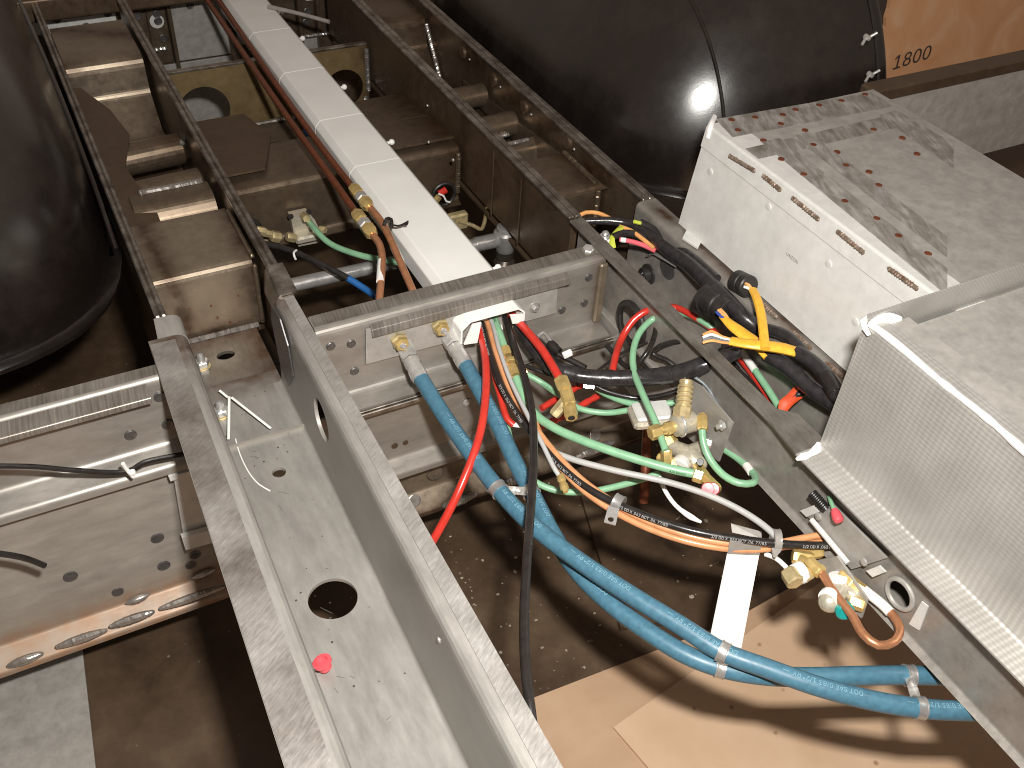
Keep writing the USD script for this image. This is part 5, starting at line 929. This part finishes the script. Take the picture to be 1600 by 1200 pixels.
# ------------------------------------------------------------------ wiring in the right channel
zc = .53
t = thing('wiring_loom', 'black taped loom with bare coloured tails above the channel web', 'wiring loom')
t.part('main_bundle', tube(H((905, 346, .57), (950, 345, .575), (985, 350, .575), (1015, 368, .578), (1045, 392, .585), (1075, 412, .592), (1105, 440, .605), (1135, 468, .606), (1165, 498, .60), (1195, 520, .585)), .0115, 16, rr=((0, .1, .35, .6, 1), (.006, .008, .010, .0145, .012))), 'black_tape')
t.part('side_bundle', tube(H((1000, 348, .585), (1025, 362, .58), (1050, 380, .575), (1085, 405, .60), (1120, 436, .612)), .0080, 14), 'black_tape')
t.part('orange_lead', tube(H((900, 340, .575), (915, 332, .58), (935, 333, .58), (955, 342, .578)), .0040, 10), 'orange_wire')
t.part('orange_lead', tube(H((968, 354, .58), (985, 360, .58), (1005, 374, .577), (1022, 388, .572)), .0040, 10), 'orange_wire')
t.part('pink_lead', tube(H((968, 374, .572), (985, 377, .572), (1005, 383, .57), (1024, 392, .567)), .0044, 10), 'pink_wire'); t.part('white_band', tube(H((970, 374.4, .5725), (978, 375.6, .5725)), .0047, 10), 'white_sleeve')
t.part('lime_lead', tube(H((972, 354, .582), (962, 364, .58), (956, 374, .575), (958, 388, .565)), .0055, 8, flat=.4), 'lime_wire'); t.part('lime_lead', tube(H((990, 346, .59), (1002, 349, .59)), .0035, 8), 'lime_wire')
t.part('bare_tail', tube(H((958, 372, .575), (949, 378, .57)), .0030, 8), 'white_plastic'); t.part('black_lead', tube(H((958, 370, .578), (975, 364, .58), (1000, 368, .575), (1020, 382, .57)), .0065, 10), 'black_tape')
def plug(name, label, q0, q1, z0, z1, R, prof):
    t = thing(name, label, 'plug'); a, b = P(*q0, z=z0), P(*q1, z=z1); t.part('plug_body', lathe(a, b, prof, 28), 'black_rubber'); L = np.linalg.norm(b-a); d = (b-a)/L
    return t, a, b, d, L
pl1, a, b, d, L = plug('connector_plug', 'round black plug lying on the outer rail against the white box', (1150, 438), (1172, 449), .612, .622, 0, [(t_*1.12, r_*1.12) for t_, r_ in [(0, .013), (.002, .0165), (.016, .0165), (.017, .0150), (.020, .0150), (.021, .0168), (.030, .0168), (.032, .0150), (.0325, .001)]])
pl2, a2, b2, d2, L2 = plug('connector_plug', 'larger black plug sitting in the channel with yellow taped wires', (1098, 464), (1138, 488), .590, .598, 0, [(t_*1.15, r_*1.22) for t_, r_ in [(0, .015), (.003, .0205), (.010, .0205), (.011, .0175), (.030, .0175), (.032, .0155), (.038, .0155), (.040, .0175), (.050, .0170), (.052, .0140), (.0525, .001)]])
yt = thing('yellow_taped_wires', 'yellow taped wire tail from the plug on the outer rail', 'wires')
yt.part('tape', tube(H((1176, 452, .628), (1184, 470, .634), (1190, 495, .634), (1193, 520, .634), (1196, 545, .632)), .0075, 10, flat=.55), 'yellow_tape')
for k, (dx, dy) in enumerate(((0, 0), (-4, 2), (-2, -3))): yt.part('wire', tube(H((1166+dx, 446+dy, .632), (1172+dx, 448+dy, .630), (1178, 456, .624)), .0022, 6), 'orange_wire' if k != 1 else 'white_plastic')
y2 = thing('yellow_taped_wires', 'broad yellow taped wire branch leading down from the larger plug', 'wires')
y2.part('tape', tube(H((1128, 494, .612), (1145, 510, .612), (1165, 525, .61), (1185, 540, .607), (1200, 558, .602)), .010, 12, flat=.6, rr=((0, .3, .6, 1), (.006, .011, .012, .009))), 'yellow_tape')
for k, (dx, dy) in enumerate(((0, 0), (-3, 3), (3, -1))): y2.part('wire', tube(H((1122+dx, 484+dy, .618), (1130+dx, 492+dy, .615), (1140, 502, .612)), .0024, 6), 'orange_wire' if k != 1 else 'blue_wire')
y2.part('black_sleeve', tube(H((1197, 553, .600), (1220, 566, .600), (1245, 585, .597), (1265, 605, .595), (1290, 622, .598), (1320, 640, .606), (1360, 665, .612)), .0125, 16), 'black_tape')
y3 = thing('yellow_taped_wires', 'long yellow taped branch crossing over the other towards the black sleeve', 'wires')
y3.part('tape', tube(H((1142, 533, .622), (1165, 537, .626), (1200, 541, .628), (1225, 545, .624), (1247, 551, .62)), .0105, 12, flat=.6, rr=((0, .3, .8, 1), (.0095, .0105, .012, .011))), 'yellow_tape')
for k, dy in enumerate((-4, -1, 2, 5)): y3.part('wire', tube(H((1098, 529+dy*1.3, .615), (1112, 524+dy*1.6, .62), (1128, 530+dy, .622), (1148, 534+dy*.6, .622)), .0023, 6), ('orange_wire', 'white_plastic', 'grey_wire', 'orange_wire')[k])
y3.part('black_sleeve', tube(H((1244, 550, .62), (1265, 562, .622), (1285, 580, .624), (1300, 603, .624), (1310, 622, .622), (1335, 640, .62)), .0110, 16), 'black_tape')
y3.part('shrink_band', tube(H((1290, 588, .6245), (1300, 603, .6243), (1307, 616, .623)), .0125, 14), 'black_hose')
hose('black_cable', 'fat black sleeve passing behind the yellow tapes in the channel', [(1150, 505, .575), (1175, 512, .585), (1205, 516, .60), (1230, 526, .61), (1250, 545, .61), (1262, 565, .605)], .0095, 'black_tape')
hose('black_cable', 'black cable dropping under the larger plug into the channel', [(1140, 470, .53), (1146, 495, .52), (1138, 530, .50), (1135, 560, .49), (1150, 580, .48)], .0095, 'black_tape')
hose('black_wire', 'thin black wire running along the channel beside the green hose', [(1125, 545, .49), (1155, 578, .49), (1190, 612, .485), (1222, 645, .48)], .0030, 'black_hose')
rt = thing('red_taped_end', 'crumpled red tape wrapped on a black cable end in the channel', 'tape')
rt.part('red_tape', tube(H((1222, 645, .535), (1226, 632, .545), (1235, 624, .55), (1248, 612, .555)), .0085, 9, flat=.5, rr=((0, .3, .7, 1), (.006, .010, .009, .011))), 'red_tape'); rt.part('cable', tube(H((1226, 660, .52), (1224, 646, .532), (1230, 630, .545), (1250, 615, .555), (1275, 608, .57), (1300, 612, .58)), .0060, 10), 'black_tape')
gk = thing('round_connector', 'round black multi pin connector fixed to the inner rail wall', 'connector'); c = P(1014, 428, x=.972); cx = A([-1.0, 0, .0])
gk.part('flange', lathe(c, c+cx, [(0, .020), (.004, .020), (.005, .016)], 26), 'black_rubber'); gk.part('socket_ring', lathe(c+cx*.004, c+cx, [(0, .0155), (.010, .0150), (.012, .013), (.012, .011), (.007, .0105), (.007, .001)], 26), 'black_rubber')
for k in range(6): o = c+cx*.0105+A([0, .006*math.cos(k*1.047), .006*math.sin(k*1.047)]); gk.part('pin', lathe(o, o+cx, [(0, .0014), (.003, .0012), (.0035, .0003)], 8), 'bright_steel')
pb = thing('pipe_bracket', 'thin steel eyelet strap screwed beside the round connector', 'bracket', mesh=tube([P(a, b, x=.966) for a, b in ((1012, 400), (1022, 396), (1034, 402), (1058, 416))], .005, 8, flat=.4), m='bright_steel')
jb = thing('grounding_stud', 'bright stud bolt in the corner behind the rail joint', 'bolt'); c = P(945, 372, z=.55); jb.part('stud', lathe(c, c+A([-.2, -.3, 1]), [(0, .006), (.016, .006), (.018, .003)], 12), 'zinc'); jb.part('nut', hexnut(c, c+A([-.2, -.3, 1]), .008, .0105), 'zinc', smooth=30)

flush()
